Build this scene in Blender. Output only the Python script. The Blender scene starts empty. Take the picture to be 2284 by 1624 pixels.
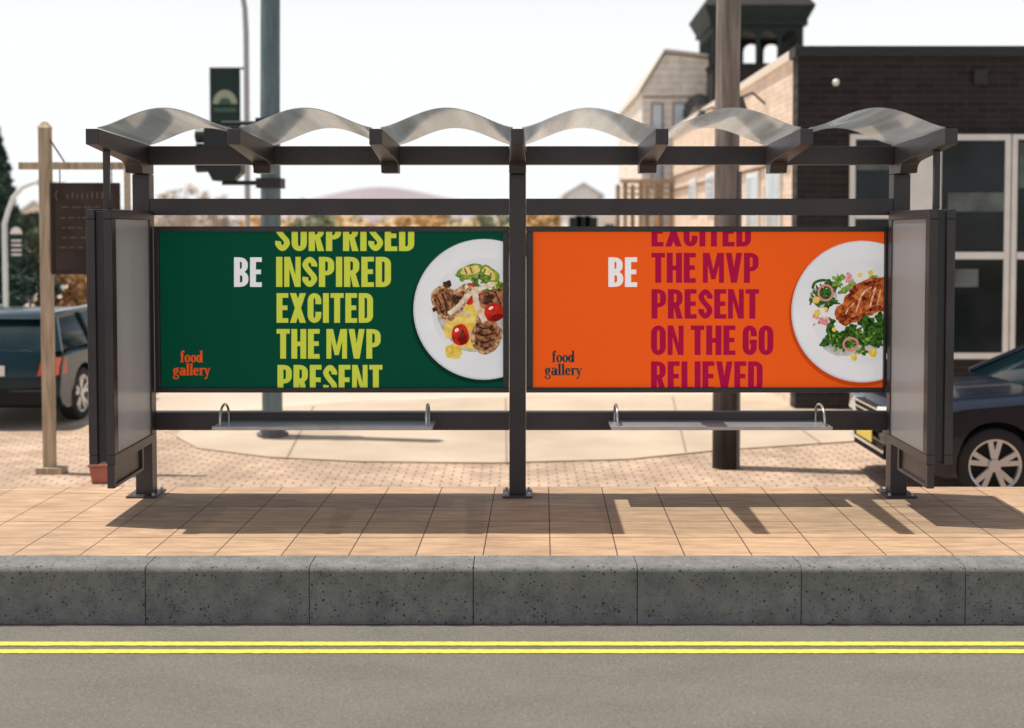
import bpy, bmesh, math, random
from mathutils import Vector, Matrix
random.seed(7)
S = bpy.context.scene
C = S.collection
S.view_settings.view_transform = 'Standard'
S.view_settings.look = 'None'
S.view_settings.exposure = 0
PI = math.pi
# ------------------------------------------------------------------ camera model
F = 2616.0; TH = math.radians(2.1); CX, CY = 1158.0, 608.0; CAMZ = 1.83
ct, st = math.cos(TH), math.sin(TH)
def P(u, v, d):
    a = (CY - v) / F
    t = d / (ct + a * st)
    return Vector(((u - CX) / F * t, d - 8.0, CAMZ + (-st + a * ct) * t))
def G(u, v, z=-0.75):
    a = (CY - v) / F
    t = (z - CAMZ) / (-st + a * ct)
    return Vector(((u - CX) / F * t, t * (ct + a * st) - 8.0, z))
def Z(v, d=8.0): return P(CX, v, d).z
def X(u, v=700, d=8.0): return P(u, v, d).x
cam = bpy.data.cameras.new('camera'); co = bpy.data.objects.new('camera', cam); C.objects.link(co)
co.location = (0, -8, CAMZ); co.rotation_euler = (PI / 2 - TH, 0, 0)
cam.sensor_width = 36; cam.lens = F / 2284 * 36
cam.shift_x = -16 / 2284; cam.shift_y = -204 / 2284
cam.clip_end = 6000; cam.clip_start = 0.05
cam.dof.use_dof = True; cam.dof.focus_distance = 7.2; cam.dof.aperture_fstop = 1.25
S.camera = co
# ------------------------------------------------------------------ light
w = bpy.data.worlds.new('World'); S.world = w; w.use_nodes = True
nt = w.node_tree; bg = nt.nodes['Background']
sky = nt.nodes.new('ShaderNodeTexSky'); sky.sky_type = 'NISHITA'; sky.sun_disc = False
tosun = Vector((-.60, .11, 2.4)).normalized()
sky.sun_elevation = math.asin(tosun.z); sky.sun_rotation = math.atan2(tosun.x, tosun.y)
sky.air_density = 1.0; sky.dust_density = 2.0; sky.ozone_density = 1.0
hs = nt.nodes.new('ShaderNodeHueSaturation'); hs.inputs['Saturation'].default_value = .5
nt.links.new(sky.outputs[0], hs.inputs['Color'])
# bright haze around the horizon that thins out higher up
wtc = nt.nodes.new('ShaderNodeTexCoord'); wsp = nt.nodes.new('ShaderNodeSeparateXYZ'); nt.links.new(wtc.outputs['Generated'], wsp.inputs[0])
wmr = nt.nodes.new('ShaderNodeMapRange'); wmr.interpolation_type = 'SMOOTHSTEP'
wmr.inputs[1].default_value = .15; wmr.inputs[2].default_value = .38; wmr.inputs[3].default_value = 1.; wmr.inputs[4].default_value = 0.
nt.links.new(wsp.outputs[2], wmr.inputs[0])
wmx = nt.nodes.new('ShaderNodeMix'); wmx.data_type = 'RGBA'
nt.links.new(wmr.outputs[0], wmx.inputs[0]); nt.links.new(hs.outputs[0], wmx.inputs[6]); wmx.inputs[7].default_value = (9.9, 10.0, 10.1, 1)
nt.links.new(wmx.outputs[2], bg.inputs[0])
bg.inputs[1].default_value = 0.10
sl = bpy.data.lights.new('sun', 'SUN'); sl.energy = 5.0; sl.angle = math.radians(.5); sl.color = (1, .93, .83)
so = bpy.data.objects.new('sun', sl); C.objects.link(so)
so.rotation_euler = (-tosun).to_track_quat('-Z', 'Y').to_euler(); so.location = (-5, 3, 20)
# ------------------------------------------------------------------ materials
def M(name, col, rough=.6, metal=0., var=0., vs=5., bump=0., bs=60., emis=0., stretch=(1, 1, 1), col2=None, detail=4, coat=0., lo=.35, hi=.65, spec=None):
    m = bpy.data.materials.new(name); m.use_nodes = True
    n = m.node_tree; b = n.nodes['Principled BSDF']
    b.inputs['Roughness'].default_value = rough; b.inputs['Metallic'].default_value = metal
    if spec is not None: b.inputs['Specular IOR Level'].default_value = spec
    if coat: b.inputs['Coat Weight'].default_value = coat; b.inputs['Coat Roughness'].default_value = .06
    c4 = (*col, 1)
    b.inputs['Base Color'].default_value = c4
    tc = n.nodes.new('ShaderNodeTexCoord'); mp = n.nodes.new('ShaderNodeMapping'); mp.inputs['Scale'].default_value = stretch
    n.links.new(tc.outputs['Object'], mp.inputs[0])
    src = None
    if var or col2:
        no = n.nodes.new('ShaderNodeTexNoise'); no.inputs['Scale'].default_value = vs; no.inputs['Detail'].default_value = detail
        n.links.new(mp.outputs[0], no.inputs['Vector'])
        cr = n.nodes.new('ShaderNodeValToRGB'); n.links.new(no.outputs[0], cr.inputs[0])
        cr.color_ramp.elements[0].position = lo; cr.color_ramp.elements[1].position = hi
        if col2: cr.color_ramp.elements[0].color = c4; cr.color_ramp.elements[1].color = (*col2, 1)
        else:
            cr.color_ramp.elements[0].color = tuple(x * (1 - var) for x in col) + (1,)
            cr.color_ramp.elements[1].color = tuple(min(1, x * (1 + var)) for x in col) + (1,)
        n.links.new(cr.outputs[0], b.inputs['Base Color']); src = cr.outputs[0]
    if bump:
        nb = n.nodes.new('ShaderNodeTexNoise'); nb.inputs['Scale'].default_value = bs; nb.inputs['Detail'].default_value = 5
        n.links.new(mp.outputs[0], nb.inputs['Vector'])
        bn = n.nodes.new('ShaderNodeBump'); bn.inputs['Strength'].default_value = bump; bn.inputs['Distance'].default_value = .01
        n.links.new(nb.outputs[0], bn.inputs['Height']); n.links.new(bn.outputs[0], b.inputs['Normal'])
    if emis:
        b.inputs['Emission Strength'].default_value = emis; b.inputs['Emission Color'].default_value = c4
        if src: n.links.new(src, b.inputs['Emission Color'])
    return m
def nodes(m): return m.node_tree, m.node_tree.nodes['Principled BSDF']
def mathn(n, op, a, b=None, c=None):
    k = n.nodes.new('ShaderNodeMath'); k.operation = op
    for i, v in enumerate((a, b, c)):
        if v is None: continue
        if isinstance(v, (int, float)): k.inputs[i].default_value = v
        else: n.links.new(v, k.inputs[i])
    return k.outputs[0]
def brickmat(name, c1, c2, mortar, bw, bh, ms, axes='XZ', offset=.5, rough=.85, skew=0., ox=0., oy=0., streak=0., bump=.4, grime=0.):
    m = bpy.data.materials.new(name); m.use_nodes = True; n, b = nodes(m)
    b.inputs['Roughness'].default_value = rough
    tc = n.nodes.new('ShaderNodeTexCoord'); sp = n.nodes.new('ShaderNodeSeparateXYZ'); n.links.new(tc.outputs['Object'], sp.inputs[0])
    A = sp.outputs['XYZ'.index(axes[0])]; B_ = sp.outputs['XYZ'.index(axes[1])]
    if skew: A = mathn(n, 'SUBTRACT', A, mathn(n, 'MULTIPLY', B_, skew))
    A = mathn(n, 'SUBTRACT', A, ox); B2 = mathn(n, 'SUBTRACT', B_, oy)
    cb = n.nodes.new('ShaderNodeCombineXYZ'); n.links.new(A, cb.inputs[0]); n.links.new(B2, cb.inputs[1])
    br = n.nodes.new('ShaderNodeTexBrick'); br.offset = offset; br.inputs['Scale'].default_value = 1
    br.inputs['Color1'].default_value = (*c1, 1); br.inputs['Color2'].default_value = (*c2, 1); br.inputs['Mortar'].default_value = (*mortar, 1)
    br.inputs['Mortar Size'].default_value = ms; br.inputs['Brick Width'].default_value = bw; br.inputs['Row Height'].default_value = bh
    br.inputs['Mortar Smooth'].default_value = .1
    n.links.new(cb.outputs[0], br.inputs['Vector'])
    no = n.nodes.new('ShaderNodeTexNoise'); no.inputs['Scale'].default_value = 3.; no.inputs['Detail'].default_value = 9; no.inputs['Roughness'].default_value = .7
    mp = n.nodes.new('ShaderNodeMapping'); mp.inputs['Scale'].default_value = (1, 6 if streak else 1, 1); n.links.new(tc.outputs['Object'], mp.inputs[0]); n.links.new(mp.outputs[0], no.inputs['Vector'])
    cr = n.nodes.new('ShaderNodeValToRGB'); n.links.new(no.outputs[0], cr.inputs[0])
    cr.color_ramp.elements[0].position = .32; cr.color_ramp.elements[1].position = .66
    lo = 1 - (streak or .25)
    cr.color_ramp.elements[0].color = (lo, lo * .95, lo * .90, 1); cr.color_ramp.elements[1].color = (1.12, 1.12, 1.12, 1)
    mx = n.nodes.new('ShaderNodeMix'); mx.data_type = 'RGBA'; mx.blend_type = 'MULTIPLY'; mx.inputs[0].default_value = 1
    n.links.new(br.outputs['Color'], mx.inputs[6]); n.links.new(cr.outputs[0], mx.inputs[7]); res = mx.outputs[2]
    if grime:
        ng = n.nodes.new('ShaderNodeTexNoise'); ng.inputs['Scale'].default_value = .9; ng.inputs['Detail'].default_value = 6; n.links.new(tc.outputs['Object'], ng.inputs['Vector'])
        cg = n.nodes.new('ShaderNodeValToRGB'); n.links.new(ng.outputs[0], cg.inputs[0]); cg.color_ramp.elements[0].position = .35; cg.color_ramp.elements[1].position = .6
        q = 1 - grime; cg.color_ramp.elements[0].color = (q, q, q, 1); cg.color_ramp.elements[1].color = (1.04, 1.04, 1.04, 1)
        mg = n.nodes.new('ShaderNodeMix'); mg.data_type = 'RGBA'; mg.blend_type = 'MULTIPLY'; mg.inputs[0].default_value = 1
        n.links.new(res, mg.inputs[6]); n.links.new(cg.outputs[0], mg.inputs[7]); res = mg.outputs[2]
    n.links.new(res, b.inputs['Base Color'])
    bn = n.nodes.new('ShaderNodeBump'); bn.inputs['Strength'].default_value = bump; bn.inputs['Distance'].default_value = .006
    inv = mathn(n, 'SUBTRACT', 1.0, br.outputs['Fac']); inv = mathn(n, 'ADD', inv, mathn(n, 'MULTIPLY', no.outputs[0], .25))
    n.links.new(inv, bn.inputs['Height']); n.links.new(bn.outputs[0], b.inputs['Normal'])
    return m
metal = M('painted_metal', (.050, .042, .045), .40, .2, var=.18, vs=2.5, bump=.05, bs=200)
metal_in = M('dark_groove_metal', (.03, .028, .03), .5)
steel = M('brushed_steel', (.55, .55, .55), .28, .8, var=.1, vs=8)
steeldull = M('seat_steel', (.46, .46, .47), .3, .5, var=.10, vs=4, stretch=(1, 8, 8))
# frosted side pane
fp = bpy.data.materials.new('frosted_pane'); fp.use_nodes = True; n, b = nodes(fp)
b.inputs['Roughness'].default_value = .2; b.inputs['Base Color'].default_value = (.60, .60, .61, 1)
tr_ = n.nodes.new('ShaderNodeBsdfTranslucent'); tr_.inputs[0].default_value = (.80, .80, .82, 1)
ms_ = n.nodes.new('ShaderNodeMixShader'); ms_.inputs[0].default_value = .5
tq = n.nodes.new('ShaderNodeBsdfTransparent'); m3 = n.nodes.new('ShaderNodeMixShader'); m3.inputs[0].default_value = .22
n.links.new(b.outputs[0], ms_.inputs[1]); n.links.new(tr_.outputs[0], ms_.inputs[2])
n.links.new(ms_.outputs[0], m3.inputs[1]); n.links.new(tq.outputs[0], m3.inputs[2]); n.links.new(m3.outputs[0], n.nodes['Material Output'].inputs[0])
# ------------------------------------------------------------------ mesh helpers
def link(name, me, mat=None, parent=None):
    o = bpy.data.objects.new(name, me); C.objects.link(o)
    if mat: me.materials.append(mat)
    if parent: o.parent = parent
    return o
class MB:
    def __init__(s): s.v = []; s.f = []
    def box(s, x0, x1, y0, y1, z0, z1):
        i = len(s.v)
        s.v += [(x, y, z) for z in (z0, z1) for x, y in ((x0, y0), (x1, y0), (x1, y1), (x0, y1))]
        s.f += [tuple(i + k for k in q) for q in ((3, 2, 1, 0), (4, 5, 6, 7), (0, 1, 5, 4), (1, 2, 6, 5), (2, 3, 7, 6), (3, 0, 4, 7))]
        return s
    def prism(s, poly, fa, fb):
        i = len(s.v); n = len(poly)
        s.v += [fa(*p) for p in poly] + [fb(*p) for p in poly]
        s.f += [tuple(range(i, i + n)), tuple(range(i + 2 * n - 1, i + n - 1, -1))]
        s.f += [(i + k, i + n + k, i + n + (k + 1) % n, i + (k + 1) % n) for k in range(n)]
        return s
    def tube(s, pts, r, n=10, r2=None, cap=True):
        pts = [Vector(p) for p in pts]; base = len(s.v); m = len(pts)
        prev = None
        for k, p in enumerate(pts):
            t = (pts[min(k + 1, m - 1)] - pts[max(k - 1, 0)]).normalized()
            if prev is None:
                a = Vector((0, 0, 1)) if abs(t.z) < .9 else Vector((1, 0, 0))
                u = t.cross(a).normalized()
            else: u = (prev - t * prev.dot(t)).normalized()
            prev = u; vv = t.cross(u)
            rr = r + ((r2 if r2 is not None else r) - r) * k / max(1, m - 1)
            for j in range(n):
                a = 2 * PI * j / n
                s.v.append(tuple(p + (u * math.cos(a) + vv * math.sin(a)) * rr))
        for k in range(m - 1):
            for j in range(n):
                s.f.append((base + k * n + j, base + k * n + (j + 1) % n, base + (k + 1) * n + (j + 1) % n, base + (k + 1) * n + j))
        if cap:
            s.f.append(tuple(base + j for j in range(n - 1, -1, -1))); s.f.append(tuple(base + (m - 1) * n + j for j in range(n)))
        return s
    def build(s, name, mat, parent=None, bevel=0, smooth=False, seg=2):
        me = bpy.data.meshes.new(name); me.from_pydata(s.v, [], s.f)
        bm = bmesh.new(); bm.from_mesh(me)
        bmesh.ops.recalc_face_normals(bm, faces=bm.faces)
        if bevel:
            ed = [e for e in bm.edges if len(e.link_faces) == 2 and e.calc_face_angle(0) > .5]
            bmesh.ops.bevel(bm, geom=ed, offset=bevel, segments=seg, affect='EDGES', profile=.5)
        if smooth:
            for f in bm.faces: f.smooth = True
            for e in bm.edges:
                if len(e.link_faces) == 2 and e.calc_face_angle(0) > .7: e.smooth = False
        bm.to_mesh(me); bm.free()
        return link(name, me, mat, parent)
def box(name, mat, parent, x0, x1, y0, y1, z0, z1, bevel=.003):
    return MB().box(min(x0, x1), max(x0, x1), y0, y1, min(z0, z1), max(z0, z1)).build(name, mat, parent, bevel)
def thing(name, label, cat, loc=(0, 0, 0), rz=0, group=None):
    o = bpy.data.objects.new(name, None); C.objects.link(o); o.location = loc; o.rotation_euler = (0, 0, rz); o.empty_display_size = .1
    o['label'] = label; o['category'] = cat
    if group: o['group'] = group
    return o
def struct(o): o['kind'] = 'structure'; return o
def sheet(name, pts, z, mat):
    me = bpy.data.meshes.new(name); me.from_pydata([(p[0], p[1], z) for p in pts], [], [tuple(range(len(pts)))])
    bm = bmesh.new(); bm.from_mesh(me)
    for f in bm.faces:
        f.normal_update()
        if f.normal.z < 0: f.normal_flip()
    bm.to_mesh(me); bm.free()
    return link(name, me, mat)
# ------------------------------------------------------------------ ground
YB = .285; YK = G(1158, 1240, 0).y; YF = G(1158, 1262, 0).y; ZR = -.315
groundm = M('plaza_ground', (.62, .52, .42), .9, col2=(.50, .41, .33), vs=.35, bump=.2, detail=8)
struct(sheet('ground', [(-2500, -300), (2500, -300), (2500, 4000), (-2500, 4000)], -.754, groundm))
tile = brickmat('pavement_tiles', (.52, .355, .225), (.46, .305, .195), (.05, .036, .028), .378, .39, .0035, 'XY', 0, .7, skew=.0191, ox=.05 + .0191 * 8, oy=YK, streak=.38, bump=.35, grime=.16)
pv = MB().box(-40, 40, YK + .003, YB, -.754, 0).build('pavement', tile); struct(pv)
# kerb stones
km = bpy.data.materials.new('kerb_concrete'); km.use_nodes = True; n, b = nodes(km)
b.inputs['Roughness'].default_value = .9
tc = n.nodes.new('ShaderNodeTexCoord')
n1 = n.nodes.new('ShaderNodeTexNoise'); n1.inputs['Scale'].default_value = 7; n1.inputs['Detail'].default_value = 14; n1.inputs['Roughness'].default_value = .82
n.links.new(tc.outputs['Object'], n1.inputs['Vector'])
r1 = n.nodes.new('ShaderNodeValToRGB'); r1.color_ramp.elements[0].position = .3; r1.color_ramp.elements[1].position = .72
r1.color_ramp.elements[0].color = (.088, .090, .088, 1); r1.color_ramp.elements[1].color = (.26, .26, .255, 1); n.links.new(n1.outputs[0], r1.inputs[0])
def pits(scale, amt, thr):
    vo = n.nodes.new('ShaderNodeTexVoronoi'); vo.inputs['Scale'].default_value = scale; n.links.new(tc.outputs['Object'], vo.inputs['Vector'])
    sepc = n.nodes.new('ShaderNodeSeparateColor'); n.links.new(vo.outputs['Color'], sepc.inputs[0])
    rad = mathn(n, 'MULTIPLY', mathn(n, 'POWER', sepc.outputs[0], 3.), amt)
    p_ = mathn(n, 'LESS_THAN', vo.outputs['Distance'], rad)
    n2 = n.nodes.new('ShaderNodeTexNoise'); n2.inputs['Scale'].default_value = 3; n.links.new(tc.outputs['Object'], n2.inputs['Vector'])
    return mathn(n, 'MULTIPLY', p_, mathn(n, 'GREATER_THAN', n2.outputs[0], thr))
pit = mathn(n, 'MAXIMUM', pits(48, .38, .42), pits(90, .42, .30))
mx = n.nodes.new('ShaderNodeMix'); mx.data_type = 'RGBA'; n.links.new(mathn(n, 'MULTIPLY', pit, .85), mx.inputs[0]); n.links.new(r1.outputs[0], mx.inputs[6]); mx.inputs[7].default_value = (.025, .024, .022, 1)
n.links.new(mx.outputs[2], b.inputs['Base Color'])
bn = n.nodes.new('ShaderNodeBump'); bn.inputs['Strength'].default_value = .5; bn.inputs['Distance'].default_value = .006
n.links.new(mathn(n, 'SUBTRACT', n1.outputs[0], pit), bn.inputs['Height']); n.links.new(bn.outputs[0], b.inputs['Normal'])
kb = MB(); kd = YF + 8
kx0 = P(1056, 1330, kd).x; kw = P(1420.5, 1330, kd).x - kx0
for i in range(-22, 22):
    a = kx0 + i * kw; yf = YF - .022 + random.uniform(-.0015, .0015)
    pr = [(YK, ZR - .3), (YK, .002)] + [(yf + .032 - .032 * math.sin(q * PI / 12), .002 - .032 + .032 * math.cos(q * PI / 12)) for q in range(7)] + [(yf, ZR - .3)]
    kb.prism(pr, lambda y, z: (a + .0025, y, z), lambda y, z: (a + kw - .0025, y, z))
kerb = kb.build('kerb', km, None, 0, True); struct(kerb)
struct(MB().box(-40, 40, YF + .01, YK - .01, ZR - .3, -.02).build('kerb_bed', M('kerb_bed', (.012, .012, .012), .9)))
# road
rm = bpy.data.materials.new('asphalt'); rm.use_nodes = True; n, b = nodes(rm); b.inputs['Roughness'].default_value = .85
tc = n.nodes.new('ShaderNodeTexCoord')
na = n.nodes.new('ShaderNodeTexNoise'); na.inputs['Scale'].default_value = 60; na.inputs['Detail'].default_value = 10; na.inputs['Roughness'].default_value = .92; n.links.new(tc.outputs['Object'], na.inputs['Vector'])
mp = n.nodes.new('ShaderNodeMapping'); mp.inputs['Scale'].default_value = (.7, 1.4, 1); n.links.new(tc.outputs['Object'], mp.inputs[0])
nb = n.nodes.new('ShaderNodeTexNoise'); nb.inputs['Scale'].default_value = 2.2; nb.inputs['Detail'].default_value = 7; nb.inputs['Roughness'].default_value = .7; n.links.new(mp.outputs[0], nb.inputs['Vector'])
ra = n.nodes.new('ShaderNodeValToRGB'); ra.color_ramp.elements[0].position = .36; ra.color_ramp.elements[1].position = .66
ra.color_ramp.elements[0].color = (.065, .061, .052, 1); ra.color_ramp.elements[1].color = (.245, .23, .198, 1); n.links.new(na.outputs[0], ra.inputs[0])
rb = n.nodes.new('ShaderNodeValToRGB'); rb.color_ramp.elements[0].position = .35; rb.color_ramp.elements[1].position = .65
rb.color_ramp.elements[0].color = (.90, .90, .90, 1); rb.color_ramp.elements[1].color = (1.07, 1.07, 1.07, 1); n.links.new(nb.outputs[0], rb.inputs[0])
mx = n.nodes.new('ShaderNodeMix'); mx.data_type = 'RGBA'; mx.blend_type = 'MULTIPLY'; mx.inputs[0].default_value = 1
n.links.new(ra.outputs[0], mx.inputs[6]); n.links.new(rb.outputs[0], mx.inputs[7])
vs_ = n.nodes.new('ShaderNodeTexVoronoi'); vs_.inputs['Scale'].default_value = 26; n.links.new(tc.outputs['Object'], vs_.inputs['Vector'])
spk = mathn(n, 'LESS_THAN', vs_.outputs['Distance'], .09)
mx2 = n.nodes.new('ShaderNodeMix'); mx2.data_type = 'RGBA'; n.links.new(mathn(n, 'MULTIPLY', spk, .6), mx2.inputs[0]); n.links.new(mx.outputs[2], mx2.inputs[6]); mx2.inputs[7].default_value = (.42, .40, .36, 1)
n.links.new(mx2.outputs[2], b.inputs['Base Color'])
bn = n.nodes.new('ShaderNodeBump'); bn.inputs['Strength'].default_value = .6; bn.inputs['Distance'].default_value = .005; n.links.new(na.outputs[0], bn.inputs['Height']); n.links.new(bn.outputs[0], b.inputs['Normal'])
struct(sheet('road', [(-40, -40), (40, -40), (40, YF - .02), (-40, YF - .02)], ZR, rm))
gut = M('gutter_dark', (.025, .023, .022), .95, var=.4, vs=9)  # dark ragged strip along the foot of the kerb
gm = MB(); N = 600
for i in range(N + 1):
    x = -14 + 28 * i / N; gm.v += [(x, YF - .019, ZR + .002), (x, YF - .045 - random.uniform(0, .012), ZR + .002)]
gm.f = [(2 * i, 2 * i + 2, 2 * i + 3, 2 * i + 1) for i in range(N)]
struct(gm.build('gutter', gut))
yel = M('yellow_paint', (.64, .58, .075), .7, var=.12, vs=30, bump=.4, bs=120)
def line(v0, v1):
    ya, yb = G(1158, v0, ZR).y, G(1158, v1, ZR).y
    me = MB(); N = 1400; vs = []
    for i in range(N + 1):
        x = -14 + 28 * i / N
        vs.append((x, yb + random.uniform(-.0025, .0025), ZR + .004)); vs.append((x, ya + random.uniform(-.0025, .0025), ZR + .004))
    me.v = vs; me.f = [(2 * i, 2 * i + 2, 2 * i + 3, 2 * i + 1) for i in range(N)]
    struct(me.build('road_line', yel))
line(1433, 1441.5); line(1450, 1458.5)
# plaza
pav = brickmat('plaza_bricks', (.58, .43, .315), (.49, .36, .27), (.24, .17, .125), .2, .1, .010, 'XY', .5, .85, grime=.25)
pts = [(-14, YB + .01), (12, YB + .01), (12, G(0, 985).y)]
pts += [(G(u, v).x, G(u, v).y) for u, v in ((1900, 985), (1600, 1005), (1400, 1025), (1100, 1033), (800, 1030), (600, 1020), (440, 1000), (390, 975), (430, 935), (300, 930), (100, 960), (-300, 975))]
struct(sheet('plaza_paving', pts, -.75, pav))
conc = M('concrete', (.40, .315, .235), .9, col2=(.54, .44, .34), vs=.8, bump=.2, detail=10, lo=.3, hi=.7)
pts = [(G(u, v).x, G(u, v).y) for u, v in ((2300, 975), (1900, 987), (1600, 1007), (1400, 1027), (1100, 1035), (800, 1032), (600, 1022), (440, 1002), (392, 975), (432, 937), (560, 915), (800, 898), (1200, 885), (2300, 875))]
cpad = MB().prism(pts, lambda x, y: (x, y, -.752), lambda x, y: (x, y, -.732)).build('concrete_path', conc); struct(cpad)
seam = M('pavement_joint', (.26, .20, .155), .9)
for (a, b_) in (((1128, 888), (1130, 1033)), ((1790, 960), (1830, 988)), ((700, 906), (640, 1022)), ((430, 960), (1900, 930)), ((1500, 885), (1530, 1008))):
    sm = MB(); A, B = G(*a, -.732), G(*b_, -.732); dd = (B - A).normalized(); nn = Vector((-dd.y, dd.x, 0)) * .012
    sm.v += [tuple(q + Vector((0, 0, .004))) for q in (A - nn, B - nn, B + nn, A + nn)]; sm.f.append((0, 1, 2, 3)); o_ = sm.build('path_joint', seam); o_.location.z = .0003 * len(C.objects) % .002; struct(o_)
far = M('far_street', (.50, .43, .36), .9, col2=(.60, .52, .43), vs=.3)
struct(sheet('street', [(-60, G(0, 870).y), (60, G(0, 870).y), (60, G(0, 760).y), (-60, G(0, 760).y)], -.75, far))
# ------------------------------------------------------------------ bus shelter
sh = thing('bus_shelter', 'long dark grey metal bus shelter with wavy roof and two advertising posters', 'bus shelter', (0, 0, 0))
XL0, XL1 = -2.635, -2.52; XC0, XC1 = -.0675, .046; XR0, XR1 = 2.551, 2.665
ZT = 2.208
for a, b_ in ((XL0, XL1), (XC0, XC1), (XR0, XR1)):
    box('post', metal, sh, a, b_, 0, .11, .012, ZT - .001, .005)
    bp = box('base_plate', metal, sh, a - .045, b_ + .045, -.075, .165, 0.0005, .014, .003)
    for xx in (a - .022, b_ + .022):
        for yy in (-.05, .14):
            MB().tube([(xx, yy, .014), (xx, yy, .032)], .011, 6).build('bolt', steel, bp)
xs = [(XL0 + XL1) / 2, 0, 0, (XC0 + XC1) / 2, 0, 0, (XR0 + XR1) / 2]
for k in (1, 2): xs[k] = xs[0] + (xs[3] - xs[0]) * k / 3; xs[3 + k] = xs[3] + (xs[6] - xs[3]) * k / 3
for k, xc in enumerate(xs):
    yb = .11 if k in (0, 3, 6) else -.002
    prof = [(-.9, 2.344), (-.9, 2.438), (yb, 2.402), (yb, 2.209), (-.13, 2.209), (-.136, 2.235), (-.15, 2.256), (-.175, 2.272), (-.21, 2.283), (-.3, 2.293)]
    def hw(y): return .0385 + (.057 - .0385) * min(1, max(0, (y + .9) / .7))
    MB().prism(prof, lambda y, z: (xc - hw(y), y, z), lambda y, z: (xc + hw(y), y, z)).build('roof_arm', metal, sh, .0035)
zb0, zb1 = Z(367), Z(326)
box('roof_beam', metal, sh, XL1 + .001, XC0 - .001, .0, .1, zb0, zb1); box('roof_beam', metal, sh, XC1 + .001, XR0 - .001, .0, .1, zb0, zb1)
for a, b_ in ((XL1 + .001, XC0 - .001), (XC1 + .001, XR0 - .001)):
    box('upper_rail', metal, sh, a, b_, .004, .07, Z(480), Z(443))
    box('bench_rail', metal, sh, a, b_, .004, .09, Z(960), Z(920))
# roof sheets
def sheetmat(name, opaque):
    m = bpy.data.materials.new(name); m.use_nodes = True; n, b = nodes(m); out = n.nodes['Material Output']
    b.inputs['Roughness'].default_value = .10; b.inputs['Specular IOR Level'].default_value = 1.0
    tc = n.nodes.new('ShaderNodeTexCoord'); mp = n.nodes.new('ShaderNodeMapping'); mp.inputs['Scale'].default_value = (5, .3, 1); mp.inputs['Rotation'].default_value = (0, 0, .25); n.links.new(tc.outputs['Object'], mp.inputs[0])
    no = n.nodes.new('ShaderNodeTexNoise'); no.inputs['Scale'].default_value = 1.8; no.inputs['Detail'].default_value = 5; n.links.new(mp.outputs[0], no.inputs['Vector'])
    cr = n.nodes.new('ShaderNodeValToRGB'); cr.color_ramp.elements[0].position = .33; cr.color_ramp.elements[1].position = .7
    cr.color_ramp.elements[0].color = (.27, .29, .30, 1); cr.color_ramp.elements[1].color = (.56, .59, .61, 1); n.links.new(no.outputs[0], cr.inputs[0])
    n.links.new(cr.outputs[0], b.inputs['Base Color'])
    tr = n.nodes.new('ShaderNodeBsdfTranslucent'); n.links.new(cr.outputs[0], tr.inputs[0])
    mt = n.nodes.new('ShaderNodeMixShader'); mt.inputs[0].default_value = .24; n.links.new(b.outputs[0], mt.inputs[1]); n.links.new(tr.outputs[0], mt.inputs[2])
    tp = n.nodes.new('ShaderNodeBsdfTransparent'); tp.inputs[0].default_value = (.76, .79, .79, 1)
    ms = n.nodes.new('ShaderNodeMixShader'); n.links.new(tp.outputs[0], ms.inputs[1]); n.links.new(mt.outputs[0], ms.inputs[2])
    if opaque: ms.inputs[0].default_value = .74
    else:
        lw = n.nodes.new('ShaderNodeLayerWeight'); lw.inputs[0].default_value = .5
        c2 = n.nodes.new('ShaderNodeMapRange'); c2.inputs[1].default_value = .25; c2.inputs[2].default_value = .6; c2.inputs[3].default_value = .03; c2.inputs[4].default_value = .74
        n.links.new(lw.outputs['Facing'], c2.inputs[0]); n.links.new(c2.outputs[0], ms.inputs[0])
        tp.inputs[0].default_value = (.86, .89, .89, 1)
    n.links.new(ms.outputs[0], out.inputs[0])
    return m
smA = sheetmat('frosted_roof_sheet', True); smB = sheetmat('shadowless_roof_sheet', False)  # second kind shaped to drop its sun shadow, still grey at grazing view
for k in range(6):
    xa, xb = xs[k] + .028, xs[k + 1] - .028
    m = MB(); NX, NY = 36, 10
    for top in (0, 1):
        for j in range(NY + 1):
            y = -.885 + (.97) * j / NY
            for i in range(NX + 1):
                t = i / NX
                z = 2.443 - .0356 * (y + .9) / 1.01 + .118 * math.sin(PI * t) ** 1.45
                m.v.append((xa + (xb - xa) * t, y, z + top * .006))
    L = (NX + 1) * (NY + 1)
    for j in range(NY):
        for i in range(NX):
            a = j * (NX + 1) + i
            m.f.append((a, a + 1, a + NX + 2, a + NX + 1)); m.f.append(tuple(L + q for q in (a + NX + 1, a + NX + 2, a + 1, a)))
    for i in range(NX):
        for j in (0, NY):
            a = j * (NX + 1) + i; m.f.append((a, a + 1, L + a + 1, L + a))
    m.build('roof_sheet', smA if k < 3 else smB, sh, 0, True)
# poster frames
PD = 8.05
posterbox = []
for (u0, u1, iu0, iu1) in ((345, 1136, 358, 1122), (1175, 1981, 1189, 1970)):
    z0, z1 = Z(877), Z(505)
    if u0 == 345: x0 = XL1 + .02; x1 = XC0 - .002
    else: x0 = XC1 + .002; x1 = XR0 - .03
    a, b_ = P(iu0, 690, PD).x, P(iu1, 690, PD).x; c, d = P(1158, 864, PD).z, P(1158, 517, PD).z
    fr = MB()
    fr.box(x0, x1, .02, .09, d, z1); fr.box(x0, x1, .02, .09, z0, c); fr.box(x0, a, .021, .089, c + .0005, d - .0005); fr.box(b_, x1, .021, .089, c + .0005, d - .0005)
    fo = fr.build('poster_frame', metal, sh, .004)
    box('frame_back', metal_in, sh, x0 + .01, x1 - .01, .058, .085, c - .01, d + .01)
    posterbox.append((a, b_, c, d))
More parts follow.
